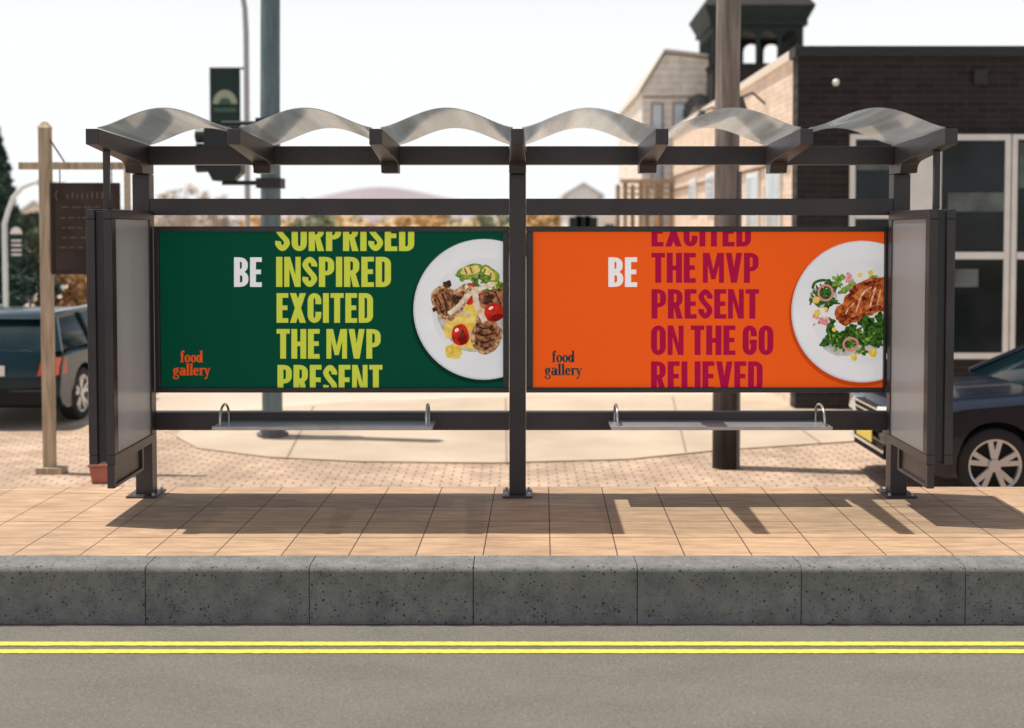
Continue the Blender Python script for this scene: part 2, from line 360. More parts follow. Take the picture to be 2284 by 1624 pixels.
# glyphs
SW, BW = .205, .155
def rect(a, b, c, d): return [(a, b), (c, b), (c, d), (a, d)]
def arc(cx, cy, rx, ry, a0, a1, n=12):
    return [(cx + rx * math.cos(math.radians(a0 + (a1 - a0) * i / n)), cy + ry * math.sin(math.radians(a0 + (a1 - a0) * i / n))) for i in range(n + 1)]
def ribbon(pts, thick, thin=None, closed=False):
    thin = thick if thin is None else thin
    n = len(pts); L = []; R = []
    for i in range(n):
        if closed: p, q = pts[(i - 1) % n], pts[(i + 1) % n]
        else: p, q = pts[max(0, i - 1)], pts[min(n - 1, i + 1)]
        dx, dy = q[0] - p[0], q[1] - p[1]; l = math.hypot(dx, dy) or 1; dx /= l; dy /= l
        h = (thin + (thick - thin) * dy * dy) / 2
        L.append((pts[i][0] - dy * h, pts[i][1] + dx * h)); R.append((pts[i][0] + dy * h, pts[i][1] - dx * h))
    rng = range(n) if closed else range(n - 1)
    return [[L[i], L[(i + 1) % n], R[(i + 1) % n], R[i]] for i in rng]
def cat(pts, n=6):
    out = []
    P_ = [pts[0]] + list(pts) + [pts[-1]]
    for i in range(1, len(P_) - 2):
        for k in range(n):
            t = k / n; a, b, c, d = P_[i - 1], P_[i], P_[i + 1], P_[i + 2]
            out.append(tuple(.5 * (2 * b[j] + (c[j] - a[j]) * t + (2 * a[j] - 5 * b[j] + 4 * c[j] - d[j]) * t * t + (3 * b[j] - a[j] - 3 * c[j] + d[j]) * t ** 3) for j in (0, 1)))
    out.append(pts[-1]); return out
def bowl(w, y0, y1):
    r = min(.16, (y1 - y0 - BW) / 2)
    return [(SW * .95, y1 - BW / 2), (w - SW / 2 - r, y1 - BW / 2)] + arc(w - SW / 2 - r, y1 - BW / 2 - r, r, r, 90, 0, 8)[1:] + arc(w - SW / 2 - r, y0 + BW / 2 + r, r, r, 0, -90, 8) + [(SW * .95, y0 + BW / 2)]
def glyph(c):
    w = .50; s, b = SW, BW
    if c == 'I': return s, [rect(0, 0, s, 1)]
    if c == 'E': w = .41; return w, [rect(0, 0, s, 1), rect(s, 0, w, b), rect(s, .43, w - .03, .43 + b), rect(s, 1 - b, w, 1)]
    if c == 'L': w = .39; return w, [rect(0, 0, s, 1), rect(s, 0, w, b)]
    if c == 'T': w = .46; return w, [rect(0, 1 - b, w, 1), rect(w / 2 - s / 2, 0, w / 2 + s / 2, 1 - b)]
    if c == 'H': w = .52; return w, [rect(0, 0, s, 1), rect(w - s, 0, w, 1), rect(s, .42, w - s, .42 + b)]
    if c == 'N': w = .54; k = .17; return w, [rect(0, 0, k, 1), rect(w - k, 0, w, 1), [(k * .3, 1), (k + .02, 1), (w - k * .3, 0), (w - k - .02, 0)]]
    if c == 'M': w = .72; k = .17; return w, [rect(0, 0, k, 1), rect(w - k, 0, w, 1), [(k * .4, 1), (k + .06, 1), (w / 2 + .07, .12), (w / 2 - .07, .12)], [(w - k * .4, 1), (w - k - .06, 1), (w / 2 - .07, .12), (w / 2 + .07, .12)]]
    if c == 'V': w = .56; return w, [[(0, 1), (s, 1), (w / 2 + .08, 0), (w / 2 - .1, 0)], [(w, 1), (w - s, 1), (w / 2 - .08, 0), (w / 2 + .1, 0)]]
    if c == 'X': w = .56; return w, [[(0, 1), (s + .01, 1), (w, 0), (w - s - .01, 0)], [(w, 1), (w - s - .01, 1), (0, 0), (s + .01, 0)]]
    if c == 'O':
        p = arc(w / 2, 1 - b / 2 - .2, w / 2 - s / 2, .2, 0, 180) + arc(w / 2, b / 2 + .2, w / 2 - s / 2, .2, 180, 360); return w, ribbon(p, s, b, True)
    if c in 'CG':
        w = .48
        p = [(w - s / 2, .63)] + arc(w / 2, 1 - b / 2 - .19, w / 2 - s / 2, .19, 0, 180) + arc(w / 2, b / 2 + .19, w / 2 - s / 2, .19, 180, 360) + [(w - s / 2, .37 if c == 'C' else .40)]
        g = ribbon(p, s, b)
        if c == 'G': g.append(rect(w / 2 - .0, .38, w, .52))
        return w, g
    if c == 'U': return w, ribbon([(s / 2, 1), (s / 2, .6)] + arc(w / 2, b / 2 + .19, w / 2 - s / 2, .19, 180, 360) + [(w - s / 2, .6), (w - s / 2, 1)], s, b)
    if c == 'S':
        w = .48
        p = cat([(w - s / 2, .68), (w - s / 2, .78), (w * .5, 1 - b / 2), (s / 2, .78), (s / 2 + .02, .66), (w / 2, .5), (w - s / 2 - .02, .36), (w - s / 2, .23), (w * .5, b / 2), (s / 2, .22), (s / 2, .33)])
        return w, ribbon(p, s * .95, b)
    if c == 'D': return w, [rect(0, 0, s, 1)] + ribbon(bowl(w, 0, 1), s, b)
    if c == 'P': return w, [rect(0, 0, s, 1)] + ribbon(bowl(w, .38, 1), s, b * .92)
    if c == 'R': return w + .01, [rect(0, 0, s, 1)] + ribbon(bowl(w, .40, 1), s, b * .92) + [[(s * .95, .46), (w * .75, .46), (w + .01, 0), (w - s, 0)]]
    if c == 'B': return w, [rect(0, 0, s, 1)] + ribbon(bowl(w - .02, .46, 1), s, b * .9) + ribbon(bowl(w, 0, .54), s, b * .9)
    if c == ' ': return .12, []
def serif(c):
    T, t = .20, .075
    ring = lambda cx, cy, rx, ry: ribbon(arc(cx, cy, rx, ry, 0, 345, 23), T, t, True)
    def stem(x, y0, y1, sf=1):
        r = [rect(x - T / 2, y0, x + T / 2, y1)]
        if sf: r.append(rect(x - T / 2 - .07, y0, x + T / 2 + .07, y0 + .05))
        r.append([(x - T / 2, y1), (x - T / 2, y1 - .05), (x - T / 2 - .08, y1 - .03), (x - T / 2 - .08, y1)])
        return r
    if c == 'f': return .42, stem(.18, 0, .75) + ribbon(cat([(.18, .7), (.2, .88), (.3, .97), (.38, .93)]), T, .07) + [rect(.02, .56, .36, .62)] + [arc(.38, .88, .06, .06, 0, 330, 10)]
    if c == 'o': return .56, ring(.28, .31, .19, .28)
    if c == 'd': return .6, ring(.24, .31, .16, .28) + stem(.48, 0, 1)
    if c == 'a': return .56, ring(.22, .2, .14, .18) + stem(.43, 0, .5) + ribbon(cat([(.08, .5), (.22, .62), (.4, .56), (.43, .42)]), T * .8, .07)
    if c == 'l': return .3, stem(.15, 0, 1)
    if c == 'e': return .5, ribbon(arc(.25, .31, .16, .28, 10, 325, 20), T, t) + [rect(.12, .29, .44, .35)]
    if c == 'r': return .42, stem(.15, 0, .62) + ribbon(cat([(.2, .42), (.28, .58), (.38, .6)]), .09, .08) + [arc(.38, .54, .06, .06, 0, 330, 10)]
    if c == 'g': return .56, ring(.25, .4, .14, .19) + ribbon(cat([(.16, .2), (.1, .1), (.3, .04), (.46, -.06), (.42, -.25), (.22, -.3), (.06, -.2), (.12, -.04)]), .12, .09) + ribbon([(.36, .54), (.44, .64), (.52, .62)], .08, .07)
    if c == 'y': return .54, [[(.0, .62), (.20, .62), (.36, .05), (.24, .0)], [(.43, .62), (.51, .62), (.31, -.05), (.24, .0)]] + ribbon(cat([(.29, .02), (.22, -.2), (.1, -.28), (.04, -.2)]), .10, .08) + [rect(-.04, .58, .24, .62), rect(.36, .58, .56, .62)]
def word_polys(txt, u0, u1, vt, vb, fn=glyph, gap=.06):
    x = 0; allp = []
    for c in txt:
        wd, ps = fn(c)
        allp += [[(x + a, y) for a, y in p] for p in ps]; x += wd + gap
    x -= gap; k = (u1 - u0) / x; h = vb - vt
    return [[(u0 + a * k, vb - y * h) for a, y in p] for p in allp]
def art(name, polys, mat, parent, layer, clip, step=.00004):
    bm = bmesh.new(); n = 0
    for p in polys:
        n += 1
        vs = [bm.verts.new(P(u, v, PD)) for u, v in p]
        off = layer * .0004 + (n % 9) * step
        for q in vs: q.co.y -= .0006 + off
        try: bm.faces.new(vs)
        except Exception: pass
    a, b_, c, d = clip
    for cop, no in (((a, 0, 0), (-1, 0, 0)), ((b_, 0, 0), (1, 0, 0)), ((0, 0, c), (0, 0, -1)), ((0, 0, d), (0, 0, 1))):
        bmesh.ops.bisect_plane(bm, geom=bm.verts[:] + bm.edges[:] + bm.faces[:], plane_co=cop, plane_no=no, clear_outer=True)
    m = bpy.data.meshes.new(name); bm.to_mesh(m); bm.free()
    return link(name, m, mat, parent)
def arts(name, polys, mat, parent, layer, clip):
    for i, p in enumerate(polys): art(name, [p], mat, parent, layer + .07 * (i % 6), clip)
def artr(name, ribs, mat, parent, layer, clip):
    for i, r in enumerate(ribs): art(name, r, mat, parent, layer + .07 * (i % 6), clip, .00002)
EM = .37  # glow added to every poster print to brighten it
def ink(name, col, **k): return M(name, col, k.pop('rough', .5), emis=k.pop('emis', EM), spec=.10, **k)
green = ink('green_print', (.0, .062, .032)); orange = ink('orange_print', (.86, .108, .010))
lime = ink('lime_print', (.60, .66, .065)); white = ink('white_print', (.86, .86, .86)); crimson = ink('crimson_print', (.39, .005, .050))
ored = ink('orange_ink', (.78, .09, .015)); teal = ink('teal_ink', (.0, .045, .05))
posters = []
for k, (bx, mt) in enumerate(zip(posterbox, (green, orange))):
    a, b_, c, d = bx
    me = MB(); me.box(a - .006, b_ + .006, .05, .056, c - .006, d + .006)
    po = me.build('poster', mt, sh); posters.append(po)
posters[0]['label'] = 'dark green poster with lime lettering and lamb on a plate'
posters[1]['label'] = 'orange poster with crimson lettering and fish on a plate'
for txt, u0, u1, v0, v1 in (('SURPRISED', 614, 924, 493, 560), ('INSPIRED', 616, 872, 573, 640), ('EXCITED', 617, 832, 654, 720), ('THE MVP', 617, 849, 734, 800), ('PRESENT', 619, 853, 814, 881)):
    art('lettering', word_polys(txt, u0, u1, v0, v1), lime, posters[0], 1, posterbox[0])
art('lettering', word_polys('BE', 522, 584, 574, 640), white, posters[0], 1, posterbox[0])
for txt, u0, u1, v0, v1 in (('EXCITED', 1453, 1675, 484, 550), ('THE MVP', 1453, 1692, 564, 631), ('PRESENT', 1453, 1693, 645, 711), ('ON THE GO', 1452, 1725, 726, 792), ('RELIEVED', 1452, 1701, 806, 873)):
    art('lettering', word_polys(txt, u0, u1, v0, v1), crimson, posters[1], 1, posterbox[1])
art('lettering', word_polys('BE', 1357, 1421, 574, 640), white, posters[1], 1, posterbox[1])
for po, bx, mt, du in ((posters[0], posterbox[0], ored, 0), (posters[1], posterbox[1], teal, 829)):
    art('logo_lettering', word_polys('food', 402 + du, 452 + du, 782, 808, serif, 0.02), mt, po, 1, bx)
    art('logo_lettering', word_polys('gallery', 386 + du, 469 + du, 811, 837, serif, 0.02), mt, po, 1, bx)
# plates of food (printed)
def blob(cx, cy, rx, ry, rot=0, irr=.12, n=28, seed=0):
    r = random.Random(seed); ph = [r.uniform(0, 6.28) for _ in range(4)]; am = [r.uniform(.3, 1) for _ in range(4)]
    out = []; ca, sa = math.cos(math.radians(rot)), math.sin(math.radians(rot))
    for i in range(n):
        a = 2 * PI * i / n; k = 1 + irr * sum(am[j] * math.sin((j + 2) * a + ph[j]) for j in range(4)) / 1.6
        x, y = rx * k * math.cos(a), ry * k * math.sin(a); out.append((cx + x * ca - y * sa, cy + x * sa + y * ca))
    return out
def cpoly(pts, n=5):
    out = []; m = len(pts)
    for i in range(m):
        a, b, c, d = pts[(i - 1) % m], pts[i], pts[(i + 1) % m], pts[(i + 2) % m]
        for k in range(n):
            t = k / n; out.append(tuple(.5 * (2 * b[j] + (c[j] - a[j]) * t + (2 * a[j] - 5 * b[j] + 4 * c[j] - d[j]) * t * t + (3 * b[j] - a[j] - 3 * c[j] + d[j]) * t ** 3) for j in (0, 1)))
    return out
def mott(name, c1, c2, vs=60, rough=.5, **k): return ink(name, c1, col2=c2, vs=vs, rough=rough, detail=8, **k)
platem = ink('plate_white', (.74, .75, .77), col2=(.84, .84, .85), vs=1.5); rimm = ink('plate_rim', (.60, .62, .65)); wellm = ink('plate_well', (.70, .715, .735), col2=(.80, .80, .81), vs=2)
shad = ink('print_shade', (.40, .37, .34), col2=(.60, .59, .57), vs=20); psh = ink('plate_shade_green', (0, .03, .016)); psh2 = ink('plate_shade_orange', (.58, .06, .006))
meat = mott('roast_meat', (.05, .016, .008), (.44, .19, .09), 30, lo=.38, hi=.62); fat = mott('meat_crust', (.24, .10, .04), (.68, .44, .25), 40, lo=.4, hi=.6); char = mott('char', (.02, .008, .005), (.12, .045, .02), 60); bone = mott('bone', (.55, .38, .25), (.85, .74, .60), 25)
tomato = mott('tomato', (.38, .008, .006), (.66, .04, .018), 18); tomd = ink('tomato_shade', (.20, .006, .004)); hil = ink('highlight', (.9, .75, .65)); sauce = mott('sauce', (.72, .44, .04), (.86, .68, .20), 30)
herb = mott('herbs', (.02, .07, .008), (.22, .34, .05), 60); kale = mott('kale', (.004, .022, .004), (.07, .19, .025), 45); kale2 = mott('kale_light', (.05, .16, .02), (.33, .48, .08), 60)
zuc = mott('zucchini_skin', (.12, .20, .02), (.35, .42, .07), 40); zucin = mott('zucchini_flesh', (.62, .48, .10), (.80, .70, .30), 30)
salmon = mott('salmon', (.20, .025, .006), (.70, .20, .05), 24, lo=.38, hi=.62); sear = mott('sear', (.08, .012, .005), (.40, .08, .02), 40, lo=.4, hi=.6); flesh = mott('fish_flake', (.62, .22, .09), (.88, .62, .42), 40); pink = mott('pink_radish', (.6, .12, .16), (.85, .6, .58), 60); pearl = ink('onion_pink', (.62, .27, .24))
def circ(cx, cy, r, n=72): return [arc(cx, cy, r, r, 0, 360 - 360 / n, n - 1)]
def plate(po, bx, cx, cy, r, sh_):
    art('plate_edge_picture', circ(cx - 3, cy + 6, r + 3), sh_, po, 1, bx); art('plate_edge_picture', circ(cx, cy, r), rimm, po, 2, bx)
    art('plate_picture', circ(cx + 1, cy - 1, r - 3), platem, po, 3, bx); art('plate_well_picture', circ(cx, cy, r * .74), wellm, po, 4, bx)
pa, ba = posters[0], posterbox[0]
plate(pa, ba, 1079, 690, 157, psh)
R = random.Random(3)
art('food_shadow_picture', [blob(1058, 712, 80, 70, 20, .1, 40, 5)], shad, pa, 5, ba)
arts('sauce_picture', [blob(1012, 784, 19, 18, 0, .08, 24, 1), blob(1004, 732, 14, 24, 20, .2, 24, 2), blob(1034, 722, 26, 22, 10, .2, 24, 3), blob(1048, 765, 18, 15, 0, .2, 24, 4), blob(1070, 690, 34, 26, 0, .2, 24, 9)], sauce, pa, 6, ba)
arts('zucchini_picture', [blob(1050, 606, 30, 17, -12, .10, 24, 11), blob(1092, 612, 26, 16, 40, .10, 24, 12), blob(1112, 640, 18, 14, 30, .12, 24, 13)], zuc, pa, 7, ba)
arts('zucchini_picture', [blob(1050, 603, 22, 10, -12, .10, 24, 14), blob(1091, 610, 19, 9, 40, .10, 24, 15), blob(1112, 638, 12, 8, 30, .1, 24, 16)], zucin, pa, 8, ba)
artr('zucchini_grill_picture', [ribbon([(1036, 598), (1042, 612)], 3), ribbon([(1048, 595), (1054, 610)], 3), ribbon([(1083, 600), (1078, 612)], 3), ribbon([(1096, 608), (1090, 622)], 3)], sear, pa, 8.6, ba)
art('herb_picture', [blob(R.uniform(1020, 1115), R.uniform(618, 668), R.uniform(6, 13), R.uniform(4, 8), R.uniform(0, 180), .35, 16, i) for i in range(26)], herb, pa, 9, ba)
arts('tomato_picture', [blob(1046, 655, 17, 25, 10, .06, 28, 21), blob(1075, 668, 13, 16, 10, .06, 28, 41)], tomato, pa, 10, ba)
art('lamb_chop_picture', [cpoly([(1062, 672), (1076, 655), (1100, 645), (1128, 648), (1128, 690), (1100, 694), (1080, 690)])], meat, pa, 11, ba)
art('lamb_chop_picture', [cpoly([(962, 672), (964, 650), (988, 636), (1014, 646), (1038, 632), (1058, 646), (1040, 676), (1032, 692), (1006, 716), (982, 708), (972, 692)], 3)], fat, pa, 11.5, ba)
art('lamb_chop_picture', [cpoly([(968, 672), (972, 654), (992, 643), (1012, 656), (1036, 648), (1028, 674), (1018, 692), (1000, 706), (982, 696)], 3)], meat, pa, 12, ba)
artr('grill_mark_picture', [ribbon(cat([(974, 662), (981, 674), (982, 690)]), 3, 2), ribbon(cat([(986, 654), (993, 672), (998, 700)]), 5, 3), ribbon(cat([(1001, 656), (1009, 668), (1008, 686)]), 3, 2), ribbon(cat([(1014, 658), (1021, 665), (1021, 682)]), 4, 2), ribbon([(1088, 652), (1102, 684)], 3), ribbon([(1104, 650), (1118, 680)], 3)], char, pa, 12.6, ba)
art('bone_picture', ribbon(cat([(1000, 700), (1022, 684), (1042, 660), (1066, 646), (1094, 635)]), 11, 10) + [blob(1094, 635, 10, 7, -20, .1, 16, 77)], bone, pa, 13, ba, .00002)
art('lamb_chop_picture', [cpoly([(1068, 698), (1090, 700), (1106, 720), (1121, 738), (1113, 770), (1094, 788), (1074, 790), (1058, 776), (1050, 756), (1057, 726)], 3)], fat, pa, 14, ba)
art('lamb_chop_picture', [cpoly([(1070, 710), (1090, 710), (1102, 724), (1113, 742), (1106, 764), (1090, 779), (1072, 780), (1060, 766), (1060, 744), (1061, 724)], 3)], meat, pa, 14.6, ba)
artr('grill_mark_picture', [ribbon(cat([(1066, 728), (1082, 733), (1100, 727)]), 3, 4), ribbon(cat([(1062, 742), (1080, 748), (1108, 741)]), 3, 5), ribbon(cat([(1064, 757), (1082, 763), (1104, 757)]), 3, 4), ribbon(cat([(1070, 771), (1082, 775), (1096, 771)]), 3, 3)], char, pa, 15, ba)
art('bone_picture', ribbon(cat([(1060, 648), (1062, 672), (1070, 694), (1082, 718)]), 13, 13) + [blob(1060, 648, 9, 8, -20, .1, 16, 78)], bone, pa, 16, ba, .00002)
arts('tomato_picture', [blob(1102, 697, 22, 21, 0, .05, 28, 22), blob(1027, 747, 20, 24, 0, .05, 28, 23)], tomato, pa, 17, ba)
arts('tomato_shade_picture', [blob(1108, 708, 14, 8, -20, .1, 20, 32), blob(1033, 758, 11, 10, -20, .15, 20, 33)], tomd, pa, 17.5, ba)
arts('tomato_shine_picture', [blob(1095, 687, 6, 3, -30, .1, 14, 24), blob(1019, 736, 5, 4, -30, .1, 14, 25), blob(1041, 640, 3, 4, 0, .1, 14, 26)], hil, pa, 18, ba)
arts('char_picture', [blob(998, 634, 10, 8, 0, .2, 16, 27), blob(1031, 744, 4, 9, 20, .3, 14, 28), blob(970, 690, 6, 5, 0, .3, 14, 30)], char, pa, 18, ba)
pb, bb = posters[1], posterbox[1]
plate(pb, bb, 1923, 695, 158, psh2)
art('food_shadow_picture', [blob(1905, 768, 68, 24, -8, .1, 40, 45)], shad, pb, 5, bb)
art('food_shadow_picture', [blob(1836, 664, 32, 22, 0, .1, 30, 46)], shad, pb, 5, bb)
art('kale_picture', [blob(R.uniform(1810, 1860), R.uniform(634, 682), R.uniform(7, 15), R.uniform(4, 9), R.uniform(0, 180), .45, 18, i + 50) for i in range(18)], kale, pb, 6, bb)
art('kale_picture', [blob(R.uniform(1842, 1968), R.gauss(757, 14), R.uniform(8, 20), R.uniform(5, 11), R.uniform(0, 180), .5, 18, i + 80) for i in range(44)] + [blob(R.uniform(1915, 1968), R.uniform(708, 760), 17, 12, R.uniform(0, 180), .4, 18, i + 130) for i in range(14)], kale, pb, 6, bb)
art('lettuce_picture', [blob(R.uniform(1850, 1965), R.uniform(740, 785), R.uniform(4, 10), R.uniform(1, 3), R.uniform(0, 180), .4, 14, i + 150) for i in range(24)], kale2, pb, 7, bb)
art('lettuce_picture', [blob(R.uniform(1862, 1955), R.uniform(618, 650), R.uniform(7, 15), R.uniform(4, 8), R.uniform(0, 180), .4, 14, i + 190) for i in range(14)], kale2, pb, 7, bb)
art('kale_stem_picture', ribbon(cat([(1812, 644), (1818, 630), (1838, 625), (1856, 632)]), 6, 6), kale, pb, 8, bb)
fishp = [(1861, 702), (1866, 684), (1880, 676), (1884, 660), (1898, 652), (1900, 638), (1918, 630), (1936, 622), (1962, 618), (1990, 626), (1990, 690), (1960, 694), (1944, 704), (1926, 704), (1914, 718), (1898, 720), (1886, 728), (1870, 718)]
art('fish_picture', [cpoly(fishp, 2)], salmon, pb, 9, bb)
arts('fish_sear_picture', [blob(1880, 708, 16, 9, -30, .35, 20, 240), blob(1902, 650, 15, 6, -50, .4, 20, 241), blob(1942, 630, 24, 5, -12, .4, 20, 242), blob(1915, 706, 20, 4, -25, .4, 20, 246), blob(1948, 688, 18, 4, -15, .4, 20, 247), blob(1896, 684, 4, 18, 30, .4, 20, 248), blob(1930, 668, 5, 16, 25, .5, 20, 249)], sear, pb, 9.6, bb)
artr('fish_flake_picture', [ribbon(cat([(1886, 700), (1892, 688), (1904, 676)]), 3, 2), ribbon(cat([(1908, 698), (1914, 680), (1920, 660)]), 4, 1), ribbon(cat([(1918, 660), (1930, 648), (1944, 640)]), 2, 3), ribbon(cat([(1940, 686), (1944, 668), (1950, 652)]), 4, 1), ribbon(cat([(1956, 680), (1960, 664), (1964, 646)]), 3, 1)], flesh, pb, 10.2, bb)
arts('fish_shine_picture', [blob(1925, 655, 6, 1.5, -60, .2, 12, 244), blob(1950, 646, 6, 1.5, -60, .2, 12, 245)], hil, pb, 10.8, bb)
for q in ((1841, 653, 16, 17), (1897, 768, 16, 14)): art('onion_ring_picture', ribbon(arc(*q, 0, 340, 22), 5, 5, True), pearl, pb, 11, bb)
arts('radish_picture', [blob(1838, 716, 13, 10, 0, .3, 20, 250), blob(1820, 708, 9, 5, 30, .3, 16, 251), blob(1893, 620, 9, 11, 0, .3, 16, 252), blob(1816, 724, 4, 3, 0, .3, 12, 253)], pink, pb, 11, bb)
arts('sauce_picture', [blob(u, v, r, r, 0, .06, 18, i + 260) for i, (u, v, r) in enumerate(((1917, 614, 6), (1941, 608, 6), (1820, 669, 8), (1822, 698, 8), (1841, 690, 5), (1946, 787, 10), (1904, 797, 8), (1860, 735, 5)))], sauce, pb, 11, bb)
# seats
for (u0, u1) in ((472, 965), (1363, 1858)):
    d = 7.71
    x0, x1 = P(u0, 953, d).x, P(u1, 953, d).x; z = P(1158, 953, d).z
    s_ = MB(); s_.box(x0, x1, -.29, -.002, z - .018, z)
    s_.box(x0 + .02, x1 - .02, -.028, -.003, z - .05, z - .0185)
    so_ = s_.build('seat', steeldull, sh, .003)
    box('seat_lip', steel, so_, x0 + .003, x1 - .003, -.3, -.2905, z - .018, z + .004, .002)
    for xx in (x0 + .045, x1 - .045):
        pts = [(xx, -.25, z)] + [(xx, -.13 - .12 * math.cos(a * PI / 12) * 1, z + .04 + .088 * math.sin(a * PI / 12)) for a in range(0, 13)] + [(xx, -.01, z)]
        MB().tube(pts, .0085, 10).build('armrest', steel, so_, 0, True)
# side screens
def side(sg, xo, xi, xp):
    z0, z1 = .379, 1.955; y0, y1 = -.81, -.003
    w_ = (xi - xo) * .33
    def leaf(xa, xb):
        f = MB(); m_ = .06
        f.box(min(xa, xb), max(xa, xb), y0, y1, z1 - m_, z1); f.box(min(xa, xb), max(xa, xb), y0, y1, z0, z0 + m_)
        f.box(min(xa, xb), max(xa, xb), y0, y0 + .075, z0 + m_ + .0005, z1 - m_ - .0005); f.box(min(xa, xb), max(xa, xb), y1 - .075, y1, z0 + m_ + .0005, z1 - m_ - .0005)
        o = f.build('side_frame', metal, sh, .005)
        mid = xi - sg * .012 if abs(xb - xi) < 1e-6 else xo + sg * .03
        box('pane', fp, o, mid - .004, mid + .004, y0 + .076, y1 - .076, z0 + m_ + .001, z1 - m_ - .001, 0)
    leaf(xo, xo + w_); leaf(xi - w_, xi)
    a, b_ = min(xo + w_ + .001 * sg, xi - w_ - .001 * sg), max(xo + w_ + .001 * sg, xi - w_ - .001 * sg)
    cr_ = MB(); cr_.box(a, b_, y0 + .02, y0 + .05, z0 + .015, z1 - .012); cr_.box(a, b_, y1 - .04, y1 - .004, z0 + .015, z1 - .012)
    cr_.box(a, b_, y0 + .0505, y1 - .0405, z0 + .015, z0 + .045); cr_.box(a, b_, y0 + .0505, y1 - .0405, z1 - .042, z1 - .012)
    cr_.build('side_core', metal_in, sh, .002)
    lo = MB(); a, b_ = min(xi - w_, xi), max(xi - w_, xi); a += .004; b_ -= .004
    lo.box(a, b_, y0 + .0, y0 + .03, .23, z0 - .001); lo.box(a, b_, -.27, -.24, .23, z0 - .001); lo.box(a, b_, y0 + .0305, -.2705, .23, .25)
    lf = lo.build('lower_frame', metal, sh, .003)
    box('lower_pane', metal, lf, (a + b_) / 2 - .006, (a + b_) / 2 + .006, y0 + .031, -.271, .251, z0 - .002, 0)
    box('roof_support', metal, sh, xp - .018, xp + .018, -.67, -.634, z1 + .001, 2.322, .003)
side(1, -2.655, -2.495, -2.578)
side(-1, 2.675, 2.515, 2.608)
# ------------------------------------------------------------------ generic bg materials
dwhite = M('white_trim', (.80, .78, .74), .6, var=.05, vs=3)
glassd = M('dark_glass', (.012, .018, .02), .14, 0, var=.6, vs=.8, spec=.2)
glassl = M('bright_glass', (.5, .58, .64), .1, 0, var=.3, vs=.8)
black = M('black_trim', (.018, .02, .022), .6)
signwood = M('pale_post_wood', (.34, .26, .17), .8, 0, col2=(.56, .46, .34), vs=4, stretch=(5, 5, .5))
# utility pole
g = G(1617, 1043)
up = thing('utility_pole', 'tall weathered wooden utility pole standing on the plaza behind the orange poster', 'utility pole', g)
polem = bpy.data.materials.new('pole_wood'); polem.use_nodes = True; n, b = nodes(polem); b.inputs['Roughness'].default_value = .9
tc = n.nodes.new('ShaderNodeTexCoord'); mp = n.nodes.new('ShaderNodeMapping'); mp.inputs['Scale'].default_value = (9, 9, .7); n.links.new(tc.outputs['Object'], mp.inputs[0])
no = n.nodes.new('ShaderNodeTexNoise'); no.inputs['Scale'].default_value = 2; no.inputs['Detail'].default_value = 8; n.links.new(mp.outputs[0], no.inputs['Vector'])
sp = n.nodes.new('ShaderNodeSeparateXYZ'); n.links.new(tc.outputs['Object'], sp.inputs[0])
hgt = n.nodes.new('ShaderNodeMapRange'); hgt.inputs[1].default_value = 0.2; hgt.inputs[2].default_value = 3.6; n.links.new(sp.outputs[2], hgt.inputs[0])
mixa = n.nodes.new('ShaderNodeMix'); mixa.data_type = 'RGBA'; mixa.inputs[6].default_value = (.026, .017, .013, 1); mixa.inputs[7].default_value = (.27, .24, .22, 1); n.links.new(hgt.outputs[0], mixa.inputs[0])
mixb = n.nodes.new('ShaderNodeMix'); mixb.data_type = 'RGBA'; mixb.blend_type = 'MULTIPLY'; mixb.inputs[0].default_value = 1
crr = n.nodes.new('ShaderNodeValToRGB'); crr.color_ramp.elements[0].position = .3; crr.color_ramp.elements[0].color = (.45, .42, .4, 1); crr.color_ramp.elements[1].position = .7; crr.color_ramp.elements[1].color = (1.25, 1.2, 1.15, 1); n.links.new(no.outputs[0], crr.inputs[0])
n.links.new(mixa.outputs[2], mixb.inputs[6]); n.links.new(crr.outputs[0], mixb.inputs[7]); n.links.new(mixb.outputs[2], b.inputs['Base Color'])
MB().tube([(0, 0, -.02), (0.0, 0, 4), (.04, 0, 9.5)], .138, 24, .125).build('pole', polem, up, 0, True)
ins = M('grey_conduit', (.16, .15, .15), .6)
MB().tube([(.125, -.08, 0), (.125, -.08, 3.2)], .022, 8).build('conduit', ins, up, 0, True)
# signal pole
g = G(608, 975)
tealm = M('teal_metal', (.08, .13, .15), .55, .2, col2=(.18, .25, .27), vs=3, stretch=(3, 3, .6), lo=.3, hi=.7)
spl = thing('signal_pole', 'thick blue grey metal signal pole with dark traffic signal hanging on its left', 'traffic signal pole', g)
MB().tube([(0, 0, .1), (0, 0, 4), (.04, 0, 8)], .125, 24, .115).build('pole', tealm, spl, 0, True)
MB().tube([(0, 0, 0), (0, 0, .06)], .2, 8).tube([(0, 0, .055), (0, 0, .2)], .16, 16, .135).build('pole_base', ins, spl, .006)
d = g.y + 8; s = F / d
def lx(u): return X(u, 300, d) - g.x
def lz(v): return Z(v, d) + .75
arm = MB()
for v in (275, 408): arm.tube([(0, 0, lz(v)), (lx(495), 0, lz(v))], .028, 8)
arm.box(-.15, .15, -.15, .15, lz(420), lz(398)); arm.box(-.15, .15, -.15, .15, lz(285), lz(265))
arm.build('signal_bracket', black, spl)
sgm = M('signal_housing', (.006, .015, .016), .5)
hb = MB(); hb.prism([(lx(478), lz(404)), (lx(522), lz(404)), (lx(541), lz(386)), (lx(541), lz(282)), (lx(460), lz(282)), (lx(458), lz(365))], lambda x, z: (x, -.12, z), lambda x, z: (x, .12, z))
for v in (303, 336, 369): hb.tube([(lx(463), 0, lz(v)), (lx(438), 0, lz(v))], .085, 12, .09)
hb.build('signal_head', sgm, spl, .008)
